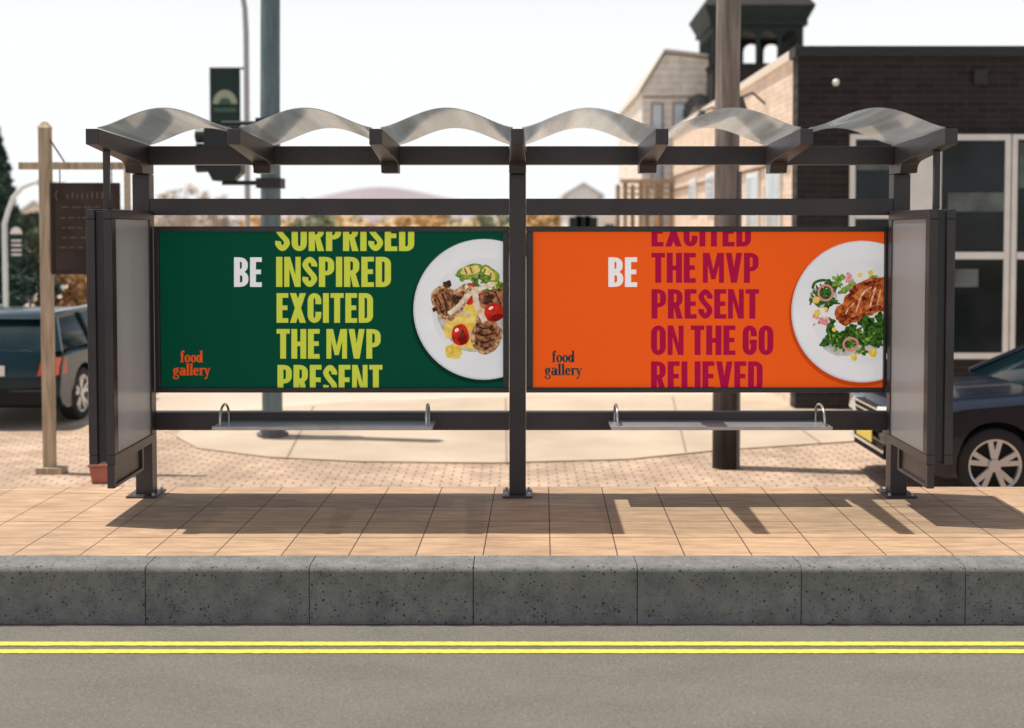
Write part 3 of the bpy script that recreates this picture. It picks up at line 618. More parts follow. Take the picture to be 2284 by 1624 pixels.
# banner lamp
g = G(555, 790)
d = g.y + 8
bl = thing('street_lamp', 'thin grey street lamp with dark green banner beside the thick metal pole', 'street lamp', g)
lampm = M('lamp_pole_grey', (.34, .36, .37), .5)
zt = Z(20, d) + .75
MB().tube([(0, 0, 0), (0, 0, zt - .5), (-.02, 0, zt), (-.1, 0, zt + .5), (-.35, 0, zt + .95), (-.8, 0, zt + 1.2)], .06, 10, .045).build('pole', lampm, bl, 0, True)
bx0, bx1 = X(468, 200, d) - g.x, X(536, 200, d) - g.x; bz0, bz1 = Z(300, d) + .75, Z(155, d) + .75
MB().box(bx0, 0, -.02, .02, bz1, bz1 + .04).build('banner_arm', black, bl); MB().box(bx0, 0, -.02, .02, bz0 - .04, bz0).build('banner_arm', black, bl)
bn_ = box('banner', M('banner_green', (.006, .024, .022), .8), bl, bx0, bx1, -.012, .012, bz0 + .001, bz1 - .001, 0)
bw = bx1 - bx0; bc = (bx0 + bx1) / 2; bzc = Z(232, d) + .75
em = MB(); em.prism(arc(bc, bzc, bw * .40, bw * .46, 0, 180, 14), lambda x, z: (x, -.02, z), lambda x, z: (x, -.0125, z))
em.build('emblem', M('emblem_cream', (.30, .33, .25), .7), bn_)
em = MB(); em.prism(arc(bc, bzc - .0, bw * .20, bw * .20, 0, 180, 10), lambda x, z: (x, -.026, z), lambda x, z: (x, -.0205, z))
em.build('emblem', M('emblem_green', (.04, .10, .07), .7), bn_)
box('emblem_stripe', bpy.data.materials['emblem_green'], bn_, bx0 + .08, bx1 - .08, -.02, -.0125, bzc - .16, bzc - .08, 0)
# left lamp
g = G(15, 800); d = g.y + 8
ll = thing('street_lamp', 'curved white street lamp at the far left beside the evergreen', 'street lamp', g)
wl = M('white_lamp_paint', (.62, .66, .68), .5)
pts = [(0, 0, 0), (0, 0, Z(500, d) + .75)]
for u, v in ((18, 470), (30, 440), (50, 418), (75, 408), (98, 405)): pts.append((X(u, 440, d) - g.x, 0, Z(v, d) + .75))
MB().tube(pts, .05, 10, .04).build('pole', wl, ll, 0, True)
e = pts[-1]; MB().tube([(e[0] - .1, 0, e[2]), (e[0] + .4, 0, e[2] - .04)], .1, 10, .06).build('lamp_head', wl, ll, 0, True)
b2 = box('banner', bpy.data.materials['banner_green'], ll, X(24, 540, d) - g.x, X(50, 540, d) - g.x, -.01, .01, Z(578, d) + .75, Z(503, d) + .75, 0)
bb_ = MB(); xm = X(37, 540, d) - g.x; bb_.prism(arc(xm, Z(522, d) + .75, .12, .14, 0, 180, 10), lambda x, z: (x, -.018, z), lambda x, z: (x, -.011, z))
for v in (535, 545, 556, 566): bb_.box(xm - .1, xm + .1, -.018, -.011, Z(v + 4, d) + .75, Z(v, d) + .75)
bb_.build('emblem', dwhite, b2)
# wooden sign
g = G(102, 1055); d = g.y + 8; g.x += .045
ws = thing('hanging_sign', 'brown wooden sign board hanging from a timber post and crossbar', 'sign', g)
def sx(u, v=500): return X(u, v, d) - g.x
def sz(v): return Z(v, d) + .75
def bxo(name, mat, u0, u1, v0, v1, y0, y1, par=ws, bev=.006): return box(name, mat, par, sx(u0), sx(u1), y0, y1, sz(v1), sz(v0), bev)
box('post', signwood, ws, -.055, .055, -.055, .055, 0, sz(284), .008)
MB().prism([(-.065, -.065), (.065, -.065), (.065, .065), (-.065, .065)], lambda x, y: (x, y, sz(286)), lambda x, y: (x * .3, y * .3, sz(272))).build('post_cap', signwood, ws)
bxo('crossbar', signwood, 45, 280, 362, 378, -.03, .03)
box('post_foot', signwood, ws, -.12, .16, -.09, .09, 0, .07, .006)
MB().tube([(sx(112), 0, sz(308)), (sx(146), 0, sz(362))], .008, 6).build('brace_wire', black, ws)
bxo('hanger', signwood, 279, 291, 362, 470, -.025, .025)
sbm = M('sign_brown', (.040, .026, .022), .75, var=.3, vs=4)
sb = bxo('sign_board', sbm, 117, 268, 408, 612, -.025, .025)
for u in (135, 250): MB().tube([(sx(u), 0, sz(378)), (sx(u), 0, sz(410))], .006, 6).build('hanger_chain', black, ws)
fr = MB()
for (a, b_, c_, e_) in ((117, 268, 408, 415), (117, 268, 605, 612), (117, 123, 415, 605), (262, 268, 415, 605)): fr.box(sx(a), sx(b_), -.034, -.0255, sz(e_), sz(c_))
fr.build('sign_border', M('sign_edge', (.03, .018, .015), .7), sb)
gold = M('worn_gold', (.15, .09, .045), .6)
ln = MB()
ln.tube([(sx(125 + 12 - 9 * math.sin(t)), -.032, sz(437 - 11 * math.cos(t))) for t in [x * .3 for x in range(1, 10)]], .01, 6)
Rn = random.Random(5)
for v in (462, 486, 508, 530, 552):
    x = 135 + Rn.uniform(0, 8)
    while x < 240:
        w_ = Rn.uniform(7, 20); ln.box(sx(x), sx(x + w_), -.031, -.0255, sz(v + 1.5), sz(v - 1.5)); x += w_ + Rn.uniform(4, 8)
x = 152
while x < 240:
    ln.box(sx(x), sx(x + 4), -.031, -.0255, sz(443), sz(431 + Rn.uniform(-3, 3))); x += 11
ln.build('worn_lettering', gold, sb)
# small red planter
g = G(228, 1075)
nb_ = thing('planter', 'small faded red planter below the left end of the bus shelter', 'planter', g)
redm = M('red_paint', (.45, .15, .12), .6, var=.15, vs=4)
MB().prism([(-1, -1), (1, -1), (1, 1), (-1, 1)], lambda x, y: (x * .08, y * .08, 0), lambda x, y: (x * .10, y * .10, .17)).build('pot', redm, nb_, .008)
MB().box(-.11, .11, -.11, .11, .171, .2).build('rim', redm, nb_, .006)
MB().box(-.095, .095, -.095, .095, .2005, .206).build('soil', M('soil', (.04, .025, .018), .95), nb_)
# ------------------------------------------------------------------ buildings
D0 = 16.7; c0 = P(1780, 108, D0); yw = c0.y; xw = c0.x; ztop = c0.z; zg = -.75
bk = thing('brick_building', 'low dark brick building with black parapet and white framed shop windows', 'building', (xw, yw, zg))
H = ztop - zg
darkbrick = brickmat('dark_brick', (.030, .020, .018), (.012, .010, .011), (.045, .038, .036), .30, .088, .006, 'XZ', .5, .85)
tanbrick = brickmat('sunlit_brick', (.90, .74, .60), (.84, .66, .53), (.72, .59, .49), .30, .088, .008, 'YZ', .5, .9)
LEN = 13.4
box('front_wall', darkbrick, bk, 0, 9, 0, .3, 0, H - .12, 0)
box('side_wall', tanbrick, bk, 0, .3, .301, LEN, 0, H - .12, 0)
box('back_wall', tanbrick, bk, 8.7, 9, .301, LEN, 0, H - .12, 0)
box('roof', black, bk, .301, 8.69, .301, LEN, H - .5, H - .35, 0)
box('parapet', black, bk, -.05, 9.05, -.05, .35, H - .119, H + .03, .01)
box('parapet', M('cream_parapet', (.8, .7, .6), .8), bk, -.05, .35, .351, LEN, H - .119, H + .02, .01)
def fx(u): return X(u, 500, D0) - xw
def fz(v): return Z(v, D0) - zg
def win(u0, u1, v0, v1, m=7, transoms=(), mull=(), mat=glassd):
    o = box('window', dwhite, bk, fx(u0), fx(u1), -.05, -.001, fz(v1), fz(v0), .005)
    box('pane', mat, o, fx(u0 + m), fx(u1 - m), -.056, -.0505, fz(v1 - m), fz(v0 + m), 0)
    for v in transoms: box('transom', dwhite, o, fx(u0 + m), fx(u1 - m), -.075, -.0565, fz(v + 8), fz(v - 8), .003)
    for u in mull: box('mullion', dwhite, o, fx(u - 5), fx(u + 5), -.074, -.0565, fz(v1 - m), fz(v0 + m), .003)
win(1893, 1998, 300, 800, 12, (480,)); win(2082, 2250, 300, 800, 14, (570,)); win(2253, 2420, 300, 800, 12, (570,))
box('wall_panel', dwhite, bk, fx(1999), fx(2081), -.04, -.001, fz(800), fz(300), .004)
blm = M('pale_pane_patch', (.10, .12, .115), .7, var=.4, vs=3)  # grey patches laid over parts of the panes
for u0, u1, v0, v1 in ((2110, 2236, 430, 472), (2110, 2180, 600, 640), (1908, 1984, 330, 380), (2268, 2400, 318, 420)):
    box('pane_patch', blm, bk, fx(u0), fx(u1), -.0605, -.057, fz(v1), fz(v0), 0)
wlamp = M('lamp_globe', (.8, .8, .78), .3)
bm_ = bmesh.new(); bmesh.ops.create_uvsphere(bm_, u_segments=16, v_segments=10, radius=.05, matrix=Matrix.Translation((fx(1857), -.1, fz(186)))); me = bpy.data.meshes.new('wall_lamp'); bm_.to_mesh(me); bm_.free(); link('wall_lamp', me, wlamp, bk)
box('vent', black, bk, fx(2165), fx(2195), -.06, -.001, fz(190), fz(155), .01)
def swin(d0, d1, v0, v1):
    ya, yb = d0 - D0, d1 - D0; dm = (d0 + d1) / 2
    o = box('window', dwhite, bk, -.05, -.001, ya, yb, Z(v1, dm) - zg, Z(v0, dm) - zg, .005)
    box('pane', glassl, o, -.056, -.0505, ya + .08, yb - .08, Z(v1, dm) - zg + .08, Z(v0, dm) - zg - .08, 0)
swin(17.6, 18.6, 372, 800); swin(19.2, 20.2, 385, 700); swin(21.2, 22.4, 372, 470); swin(23.5, 24.6, 385, 470); swin(26, 27, 400, 470)
trimw = M('brown_trim', (.22, .14, .09), .8)
for v0 in (300, 352): box('string_course', trimw, bk, -.045, -.001, .4, LEN, Z(v0 + 6, D0) - zg, Z(v0, D0) - zg, 0)
for dd, v in ((18.9, 232), (22.8, 260)):
    zz = Z(v, dd) - zg
    l_ = MB().tube([(0, dd - D0, zz), (-.2, dd - D0, zz + .18), (-.4, dd - D0, zz + .1)], .02, 8).tube([(-.4, dd - D0, zz + .12), (-.42, dd - D0, zz - .08)], .05, 12, .14)
    l_.build('gooseneck_lamp', black, bk, 0, True)
# belfry tower
DT = 33.
cT = P(1690, 100, DT)
bt = thing('belfry_tower', 'dark green wooden bell tower with arched openings behind the brick building', 'tower', (cT.x, cT.y + 1.2, zg))
dg = M('tower_dark_green', (.010, .022, .021), .7, var=.25, vs=2); dgb = M('tower_brown', (.026, .022, .02), .8, var=.2, vs=2)
sT = F / DT; hwT = 100 / sT
def tz(v): return Z(v, DT) - zg
box('tower_base', dgb, bt, -hwT, hwT, -hwT, hwT, 0, tz(148), .01)
box('sill_band', dg, bt, -hwT - .05, hwT + .05, -hwT - .05, hwT + .05, tz(148) + .001, tz(142), .01)
def arcade(mapf):
    m_ = MB(); nb = 4; z0, zs, z1 = tz(142) + .001, tz(88), tz(58); pw = .11; W = 2 * hwT
    bayw = (W - pw) / nb
    for k in range(nb + 1):
        x = -hwT + k * bayw; m_.prism([(x, z0), (x + pw, z0), (x + pw, zs), (x, zs)], lambda a, z: mapf(a, 0, z), lambda a, z: mapf(a, .10, z))
    for k in range(nb):
        x0 = -hwT + k * bayw + pw; x1 = x0 + bayw - pw; xm = (x0 + x1) / 2; r = (x1 - x0) / 2
        for q in range(10):
            a0, a1 = PI - PI * q / 10, PI - PI * (q + 1) / 10
            m_.prism([(xm + r * math.cos(a0), zs + r * math.sin(a0)), (xm + r * math.cos(a1), zs + r * math.sin(a1)), (xm + r * math.cos(a1), z1), (xm + r * math.cos(a0), z1)], lambda a, z: mapf(a, 0, z), lambda a, z: mapf(a, .10, z))
    for k in range(nb + 1):
        x = -hwT + k * bayw; m_.prism([(x, zs), (x + pw, zs), (x + pw, z1), (x, z1)], lambda a, z: mapf(a, 0, z), lambda a, z: mapf(a, .10, z))
    m_.build('arcade', dg, bt)
arcade(lambda a, t, z: (a, -hwT + t, z)); arcade(lambda a, t, z: (a, hwT - t, z))
arcade(lambda a, t, z: (-hwT + t, a * .87, z)); arcade(lambda a, t, z: (hwT - t, a * .87, z))
box('cornice', dg, bt, -hwT - .1, hwT + .1, -hwT - .1, hwT + .1, tz(58) + .001, tz(46), .01)
e = 122 / sT
MB().prism([(-1, -1), (1, -1), (1, 1), (-1, 1)], lambda x, y: (x * (hwT + .1), y * (hwT + .1), tz(45.5)), lambda x, y: (x * e, y * e, tz(16))).build('eave', dg, bt)
MB().prism([(-1, -1), (1, -1), (1, 1), (-1, 1)], lambda x, y: (x * e, y * e, tz(15.5)), lambda x, y: (x * .1, y * .1, tz(-150))).build('roof', dgb, bt)
# clapboard building
DW = 34.; g = P(1515, 500, DW)
clap = brickmat('cream_clapboard', (.90, .85, .78), (.87, .82, .75), (.66, .61, .55), 6, .2, .014, 'XZ', .5, .8)
cb_ = thing('clapboard_house', 'cream clapboard house with steep gable between utility pole and sky', 'house', (g.x, g.y, zg))
def wx(u): return X(u, 300, DW) - g.x
def wz(v): return Z(v, DW) - zg
prof = [(wx(1432), 0), (wx(1640), 0), (wx(1640), wz(140)), (wx(1482), wz(120)), (wx(1432), wz(200))]
MB().prism(prof, lambda x, z: (x, 0, z), lambda x, z: (x, 8, z)).build('wall', clap, cb_)
rf = MB()
for (a, b_) in (((1424, 210), (1481, 117)), ((1481, 117), (1645, 137))):
    p = [(wx(a[0]), wz(a[1])), (wx(b_[0]), wz(b_[1])), (wx(b_[0]), wz(b_[1]) + .09), (wx(a[0]), wz(a[1]) + .09)]
    rf.prism(p, lambda x, z: (x, -.12, z + .002), lambda x, z: (x, 8.2, z + .002))
rf.build('roof', M('pale_roof', (.60, .55, .48), .8), cb_)
for v in (215, 330): box('trim_board', trimw, cb_, wx(1434), wx(1638), -.045, -.001, wz(v + 3), wz(v), 0)
for u0, v0, u1, v1 in ((1452, 230, 1478, 300), (1500, 230, 1528, 300), (1555, 230, 1583, 300), (1452, 350, 1478, 420), (1500, 350, 1528, 420), (1555, 350, 1583, 420)):
    o = box('window', trimw, cb_, wx(u0), wx(u1), -.05, -.001, wz(v1), wz(v0), 0); box('pane', glassl, o, wx(u0 + 3), wx(u1 - 3), -.056, -.0505, wz(v1 - 3), wz(v0 + 3), 0)
for k in range(7):
    pts = [(wx(1520 + 36 + 34 * math.cos(a * PI / 10)), -.2 - k * .1, wz(262 - 50 * math.sin(a * PI / 10)) - k * .05) for a in range(0, 11)]
    MB().tube(pts, .025, 6).build('awning_hoop', black, cb_, 0, True)
# pale house + deck
def house(u0, u1, vw, vr, d, label, wm, rmz, name='house'):
    g = P((u0 + u1) / 2, 500, d); hx = (u1 - u0) / 2 / (F / d)
    t = thing(name, label, 'house', (g.x, g.y, zg))
    z1 = Z(vw, d) - zg; z2 = Z(vr, d) - zg
    MB().prism([(-hx, 0), (hx, 0), (hx, z1), (0, z2), (-hx, z1)], lambda x, z: (x, 0, z), lambda x, z: (x, 9, z)).build('wall', wm, t)
    r_ = MB()
    for sg in (-1, 1): r_.prism([(sg * (hx + .3), z1 - .25), (0, z2 + .002), (0, z2 + .18), (sg * (hx + .3), z1 - .07)], lambda x, z: (x, -.3, z + .01), lambda x, z: (x, 9.3, z + .01))
    r_.build('roof', rmz, t)
    for k in (-.55, .0, .55):
        o = box('window', dwhite, t, k * hx - .4, k * hx + .4, -.06, -.001, z1 * .5, z1 * .5 + 1.1, 0); box('pane', glassd, o, k * hx - .32, k * hx + .32, -.066, -.0605, z1 * .5 + .08, z1 * .5 + 1.02, 0)
    return t
palew = M('pale_siding', (.66, .70, .75), .8, var=.06, vs=1); rgrey = M('grey_roof', (.50, .49, .50), .85); tanw = M('tan_siding', (.78, .70, .60), .8, var=.06, vs=1)
house(1268, 1334, 432, 415, 60, 'small pale grey house in the distance left of the wooden deck', palew, rgrey)
house(1336, 1440, 470, 448, 75, 'distant tan house partly hidden behind the wooden deck', tanw, rgrey)
house(30, 130, 490, 455, 62, 'distant tan house behind the hanging wooden sign', tanw, rgrey)
house(365, 470, 486, 468, 90, 'distant grey house low on the horizon left of the metal pole', palew, rgrey)
DD = 30.; g = P(1450, 500, DD)
dk = thing('wooden_deck', 'raised wooden deck with railing beside the cream house', 'deck', (g.x, g.y, zg))
def kx(u): return X(u, 450, DD) - g.x
def kz(v): return Z(v, DD) - zg
dkm = M('deck_wood', (.38, .27, .18), .8, var=.2, vs=3)
for u in (1395, 1430, 1465, 1498):
    for y in (0, 2.2): box('deck_post', dkm, dk, kx(u) - .06, kx(u) + .06, y, y + .12, 0, kz(405), 0)
box('platform', dkm, dk, kx(1388), kx(1505), -.1, 2.4, kz(462), kz(452), .01)
for v in (405, 418, 431, 444): box('railing', dkm, dk, kx(1388), kx(1505), -.08, -.03, kz(v + 4), kz(v), 0)
box('handrail', dkm, dk, kx(1382), kx(1512), -.15, -.085, kz(408), kz(400), 0)
# ------------------------------------------------------------------ hills + vegetation
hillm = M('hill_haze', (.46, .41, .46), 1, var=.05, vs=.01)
m = MB(); N = 120
for i in range(N + 1):
    u = -600 + 3400 * i / N
    v = 466 - 50 * math.exp(-((u - 850) / 170) ** 2) - 14 * math.exp(-((u - 400) / 120) ** 2) - 10 * math.sin(u / 90) * .4 - 10 * math.exp(-((u - 1100) / 150) ** 2)
    p = P(u, v, 1500); m.v += [(p.x, p.y, -1), (p.x, p.y + 30, p.z), (p.x, p.y + 600, p.z * .5)]
for i in range(N):
    a = 3 * i; m.f += [(a, a + 3, a + 4, a + 1), (a + 1, a + 4, a + 5, a + 2)]
struct(m.build('hills', hillm, None, 0, True))
def leafmat(name, a, b_, c_=None):
    m = bpy.data.materials.new(name); m.use_nodes = True; n, b = nodes(m); b.inputs['Roughness'].default_value = .7
    gi = n.nodes.new('ShaderNodeTexCoord'); no = n.nodes.new('ShaderNodeTexNoise'); no.inputs['Scale'].default_value = 1.3; no.inputs['Detail'].default_value = 6; n.links.new(gi.outputs['Object'], no.inputs['Vector'])
    cr = n.nodes.new('ShaderNodeValToRGB'); cr.color_ramp.elements[0].position = .35; cr.color_ramp.elements[1].position = .65; cr.color_ramp.elements[0].color = (*a, 1); cr.color_ramp.elements[1].color = (*b_, 1); n.links.new(no.outputs[0], cr.inputs[0])
    n.links.new(cr.outputs[0], b.inputs['Base Color']); return m
def leaves(clumps, n, size, seed):
    R = random.Random(seed); m = MB()
    tot = sum(c[3] * c[4] * c[5] for c in clumps)
    for (x, y, z, rx, ry, rz) in clumps:
        for _ in range(max(8, int(n * rx * ry * rz / tot))):
            v = Vector((R.gauss(0, 1), R.gauss(0, 1), R.gauss(0, 1))).normalized() * (R.random() ** .45)
            c = Vector((x + v.x * rx, y + v.y * ry, z + v.z * rz))
            a = Vector((R.gauss(0, 1), R.gauss(0, 1), R.gauss(0, 1))).normalized(); b_ = a.orthogonal().normalized() * size * R.uniform(.5, 1.2); a = a * size * R.uniform(.5, 1.3)
            i = len(m.v); m.v += [tuple(c - a), tuple(c + b_ * .6), tuple(c + a), tuple(c - b_ * .6)]; m.f.append((i, i + 1, i + 2, i + 3))
    me = bpy.data.meshes.new('crown'); me.from_pydata(m.v, [], m.f); return me
bark = M('bark', (.10, .075, .06), .9, var=.3, vs=5)
def tree(u, vtop, d, wpx, label, mat, kind='round', seed=1, n=5000, size=.16, name='tree', cat='tree', barkm=None):
    g = P(u, 500, d); s = F / d; h = Z(vtop, d) - zg; r = wpx / s / 2; R = random.Random(seed)
    t = thing(name, label, cat, (g.x, g.y, zg))
    tr = MB(); tr.tube([(0, 0, 0), (.05, 0, h * .5), (0, 0, h * .92)], max(.05, h * .022), 8, .02)
    cl = []
    if kind == 'cone':
        for k in range(34):
            f = k / 33; z = h * (.12 + .86 * f); rr = r * (1 - f) ** .8
            for q in range(4):
                a = R.uniform(0, 6.28); cl.append((math.cos(a) * rr * .55, math.sin(a) * rr * .55, z - .1 * rr, rr * .5 + .05, rr * .5 + .05, h * .03))
    else:
        for k in range(22):
            a = R.uniform(0, 6.28); q = R.random() ** .5; z = h * R.uniform(.32, .92); lim = math.sin(PI * min(1, max(.15, (z / h - .2) / .85)))
            x, y = math.cos(a) * r * q * lim, math.sin(a) * r * q * lim
            cl.append((x, y, z, r * R.uniform(.18, .36), r * R.uniform(.18, .36), h * R.uniform(.06, .11)))
            tr.tube([(0, 0, h * .3), (x * .5, y * .5, (z + h * .3) / 2), (x, y, z)], .05 if h > 4 else .02, 5, .01)
    tr.build('trunk', barkm or bark, t, 0, True)
    link('crown', leaves(cl, n, size, seed), mat, t)
    return t
ever = leafmat('evergreen', (.010, .030, .026), (.03, .075, .05)); aut = leafmat('autumn_leaves', (.28, .14, .06), (.46, .30, .13)); olive = leafmat('olive_leaves', (.03, .05, .035), (.09, .12, .07))
rust = leafmat('rust_leaves', (.16, .07, .04), (.36, .18, .08)); palel = leafmat('pale_twigs', (.42, .33, .27), (.58, .50, .43)); pbark = M('pale_bark', (.38, .31, .27), .9)
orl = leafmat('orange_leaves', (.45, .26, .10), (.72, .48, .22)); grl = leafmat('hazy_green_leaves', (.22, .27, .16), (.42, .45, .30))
tree(-5, 285, 38, 150, 'tall dark evergreen tree at the far left edge', ever, 'cone', 2, 12000, .15)
tree(66, 470, 42, 120, 'darker round tree behind the curved white lamp', olive, 'round', 3, 5500, .16)
tree(225, 560, 30, 120, 'rust coloured shrub tree behind the hanging sign', rust, 'round', 5, 4500, .12)
tree(150, 600, 26, 130, 'low orange autumn bush behind the parked dark car', aut, 'round', 4, 4500, .09, 'bush', 'bush')
tree(40, 590, 25, 160, 'low dark green bush left of the autumn bush behind the car', ever, 'round', 6, 8000, .09, 'bush', 'bush')
tree(185, 420, 60, 150, 'distant bare looking tree above the hanging sign', palel, 'round', 8, 900, .13, barkm=pbark)
tree(400, 405, 70, 150, 'distant thin tree left of the metal pole', palel, 'round', 9, 1400, .16, barkm=pbark)
tree(480, 425, 80, 110, 'distant pale tree directly left of the green bannered lamp', palel, 'round', 19, 1200, .16, barkm=pbark)
tree(690, 440, 95, 120, 'distant hazy green tree right of the thick metal pole', grl, 'round', 21, 2200, .22, barkm=pbark)
tree(960, 452, 100, 130, 'distant orange tree above the right end of the green poster', orl, 'round', 23, 2600, .22, barkm=pbark)
tree(1090, 458, 100, 90, 'distant hazy green tree beside the centre post', grl, 'round', 24, 2000, .22, barkm=pbark)
tree(1215, 455, 95, 90, 'distant orange tree left of the pale grey house', orl, 'round', 25, 2200, .22, barkm=pbark)
# treeline
cl = []; R = random.Random(12)
for k in range(190):
    u = R.uniform(300, 1500); d = R.uniform(110, 150); p = P(u, R.choice((R.uniform(474, 486), R.uniform(486, 500), R.uniform(488, 500))), d); cl.append((p.x, p.y, p.z - 2.2, R.uniform(1.2, 3.2), 2, R.uniform(1.4, 2.6)))
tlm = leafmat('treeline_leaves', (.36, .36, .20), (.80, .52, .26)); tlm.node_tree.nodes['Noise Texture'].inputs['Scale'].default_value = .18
tl = link('treeline', leaves(cl, 28000, .5, 3), tlm); tl['kind'] = 'stuff'; tl['label'] = 'pale orange autumn treeline along the horizon'; tl['category'] = 'treeline'
# ------------------------------------------------------------------ cars
tyrem = M('tyre', (.016, .016, .017), .85); rimm_ = M('alloy', (.55, .56, .58), .3, .6); under = M('underbody', (.008, .008, .008), .9)
redl = M('tail_lamp_red', (.62, .07, .03), .2); clearl = M('head_lamp', (.85, .87, .88), .1, 0); platey = M('yellow_plate', (.80, .62, .10), .5); chrome = M('chrome', (.75, .75, .77), .15, 1.)
def car(label, paint, loc, rz, L=4.5, W=1.86, H=1.66, hood=1.03, cowl=1.12, rake=.86):
    t = thing('parked_car', label, 'car', loc, rz)
    wr, xf, xr = .355, .93, L - .92; ar = .42
    top = [(.10, .30), (.02, .42), (-.0, .55), (.01, .72), (.08, .84), (.2, .90), (.6, hood - .03), (cowl + .1, hood + .04), (cowl + .3, hood + .05), (L - .6, hood + .09), (L - .08, hood + .07), (L, hood - .15), (L + .02, .65), (L, .45), (L - .1, .32)]
    def archp(xc):
        a0 = math.asin((.24 - wr) / ar); return [(xc + ar * math.cos(a), wr + ar * math.sin(a)) for a in [a0 + (PI - 2 * a0) * i / 16 for i in range(17)]]
    prof = top + [(L - .3, .24)] + archp(xr) + archp(xf) + [(.35, .24)]
    m = MB(); n = len(prof); ys = [-W / 2, -W / 2 + .03, -W / 2 + .09, -W / 2 + .25, -W / 4, 0, W / 4, W / 2 - .25, W / 2 - .09, W / 2 - .03, W / 2]
    for y in ys:
        q = abs(y) / (W / 2)
        for (x, z) in prof:
            k = .20 * max(0, q - .55) ** 2 / .2 * 1.0
            xx = x
            if x < .7: xx = x + k * (1 - x / .7)
            if x > L - .6: xx = x - k * .6 * (1 - (L - x) / .6)
            zz = z - (.07 * q ** 6 if z > .85 else 0)
            zz += (.02 * (1 - q * q) if z > .9 else 0)
            m.v.append((xx, y * (1 if z > .45 else .975), zz))
    for j in range(len(ys) - 1):
        for i in range(n):
            a, b_ = j * n + i, j * n + (i + 1) % n; m.f.append((a, b_, b_ + n, a + n))
    m.f.append(tuple(range(n))); m.f.append(tuple((len(ys) - 1) * n + i for i in range(n - 1, -1, -1)))
    m.build('body', paint, t, 0, True)
    MB().box(.3, L - .2, -W / 2 + .25, W / 2 - .25, .26, .8).build('underbody', under, t)
    for xc in (xf, xr):
        for sg in (-1, 1):
            wl_ = MB()
            ya = sg * (W / 2 - .02); yb = sg * (W / 2 - .32)
            A = [(xc + (ar + .01) * math.cos(a), wr + (ar + .01) * math.sin(a)) for a in [-.25 + (PI + .5) * i / 16 for i in range(17)]]
            wl_.v += [(x, ya, z) for x, z in A] + [(x, yb, z) for x, z in A]
            wl_.f += [(k, k + 1, 17 + k + 1, 17 + k) for k in range(16)]; wl_.f.append(tuple(17 + k for k in range(17)))
            wl_.build('wheel_arch', under, t)
    zb = hood + .05; cx2 = cowl + rake
    gp = [(cowl, zb - .02), (cx2, H - .10), (cx2 + .37, H - .035), (L - .48, H - .05), (L - .12, zb + .02)]
    def hwid(z): return (W / 2 - .06) - (z - zb) / (H - zb) * .2
    g_ = MB(); g_.prism(gp, lambda x, z: (x, -hwid(z), z), lambda x, z: (x, hwid(z), z)); g_.build('window', carglass, t, .02, True)
    rr = MB(); rp = [(cx2 - .05, H - .105), (cx2 + .02, H - .075), (cx2 + .37, H - .01), (3.0, H + .005), (L - .5, H - .01), (L - .36, H - .06), (L - .42, H - .09), (cx2 + .37, H - .05)]
    rr.prism(rp, lambda x, z: (x, -hwid(H) - .03, z), lambda x, z: (x, hwid(H) + .03, z)); rr.build('roof', paint, t, .015, True)
    for sg in (-1, 1):
        q = lambda x, z, o=.008: (x, sg * (hwid(z) + o), z)
        for p0, p1, r_ in ((q(cowl, zb), q(cx2 - .02, H - .09), .032), (q(2.5, zb), q(2.6, H - .05), .035), (q(L - 1.35, zb), q(L - 1.3, H - .05), .04), (q(L - .16, zb), q(L - .45, H - .07), .06)):
            MB().tube([p0, p1], r_, 6).build('pillar', paint, t)
        MB().tube([(cx2 + .5, sg * (hwid(H) - .04), H + .015), (L - .6, sg * (hwid(H) - .04), H + .01)], .016, 8).build('roof_rail', chrome, t)
        sm_ = MB(); y = sg * (W / 2 + .002)
        for x in (cowl + .3, 2.5, L - 1.35): sm_.box(x, x + .012, min(y, y - sg * .008), max(y, y - sg * .008), .4, zb - .06)
        sm_.box(cowl + .3, L - 1.35, min(y, y - sg * .008), max(y, y - sg * .008), .385, .4)
        sm_.build('door_seam', under, t)
        for x in (2.28, L - 1.58): box('door_handle', chrome, t, x, x + .18, min(sg * W / 2, sg * (W / 2 + .035)), max(sg * W / 2, sg * (W / 2 + .035)), .86, .89, .006)
        mx0 = cowl + .38
        MB().prism([(mx0, zb), (mx0 + .12, zb), (mx0 + .14, zb + .15), (mx0 + .02, zb + .13)], lambda x, z: (x, sg * (W / 2 - .04), z), lambda x, z: (x - .03, sg * (W / 2 + .16), z)).build('mirror', paint, t, .012)
        h = MB(); y1, y0 = W / 2 - .02, W / 2 - .58
        h.prism([(y0, .68), (y1 - .1, .66), (y1, .74), (y1 - .02, .88), (y0 + .05, .84)], lambda y, z: (-.04 + .22 * max(0, (y / (W / 2)) - .5) ** 2 * 4 * .55, sg * y, z), lambda y, z: (.3, sg * y * .97, z))
        h.build('headlight', clearl, t, .01)
        k = MB(); k.prism([(W / 2 - .26, .70), (W / 2 - .03, .70), (W / 2 - .03, .93), (W / 2 - .2, .93)], lambda y, z: (L + .03 - .10 * max(0, y / (W / 2) - .6), sg * y, z), lambda y, z: (L - .30, sg * (y + .035 if y > W / 2 - .1 else y), z)); k.build('tail_light', redl, t, .008)
        box('fog_lamp', clearl, t, .03, .1, min(sg * .5, sg * .74), max(sg * .5, sg * .74), .36, .46, .01)
    gr = MB(); gr.box(-.022, .08, -.42, .42, .58, .82); go = gr.build('grille', under, t, .01)
    gr2 = MB().box(.0, .1, -.5, .5, .33, .47).build('air_intake', under, t, .01)
    for z in (.62, .68, .74, .80): box('grille_bar', chrome, go, -.034, -.0225, -.42, .42, z, z + .018, 0)
    box('bumper_trim', chrome, t, -.014, -.001, -.5, .5, .395, .425, 0)
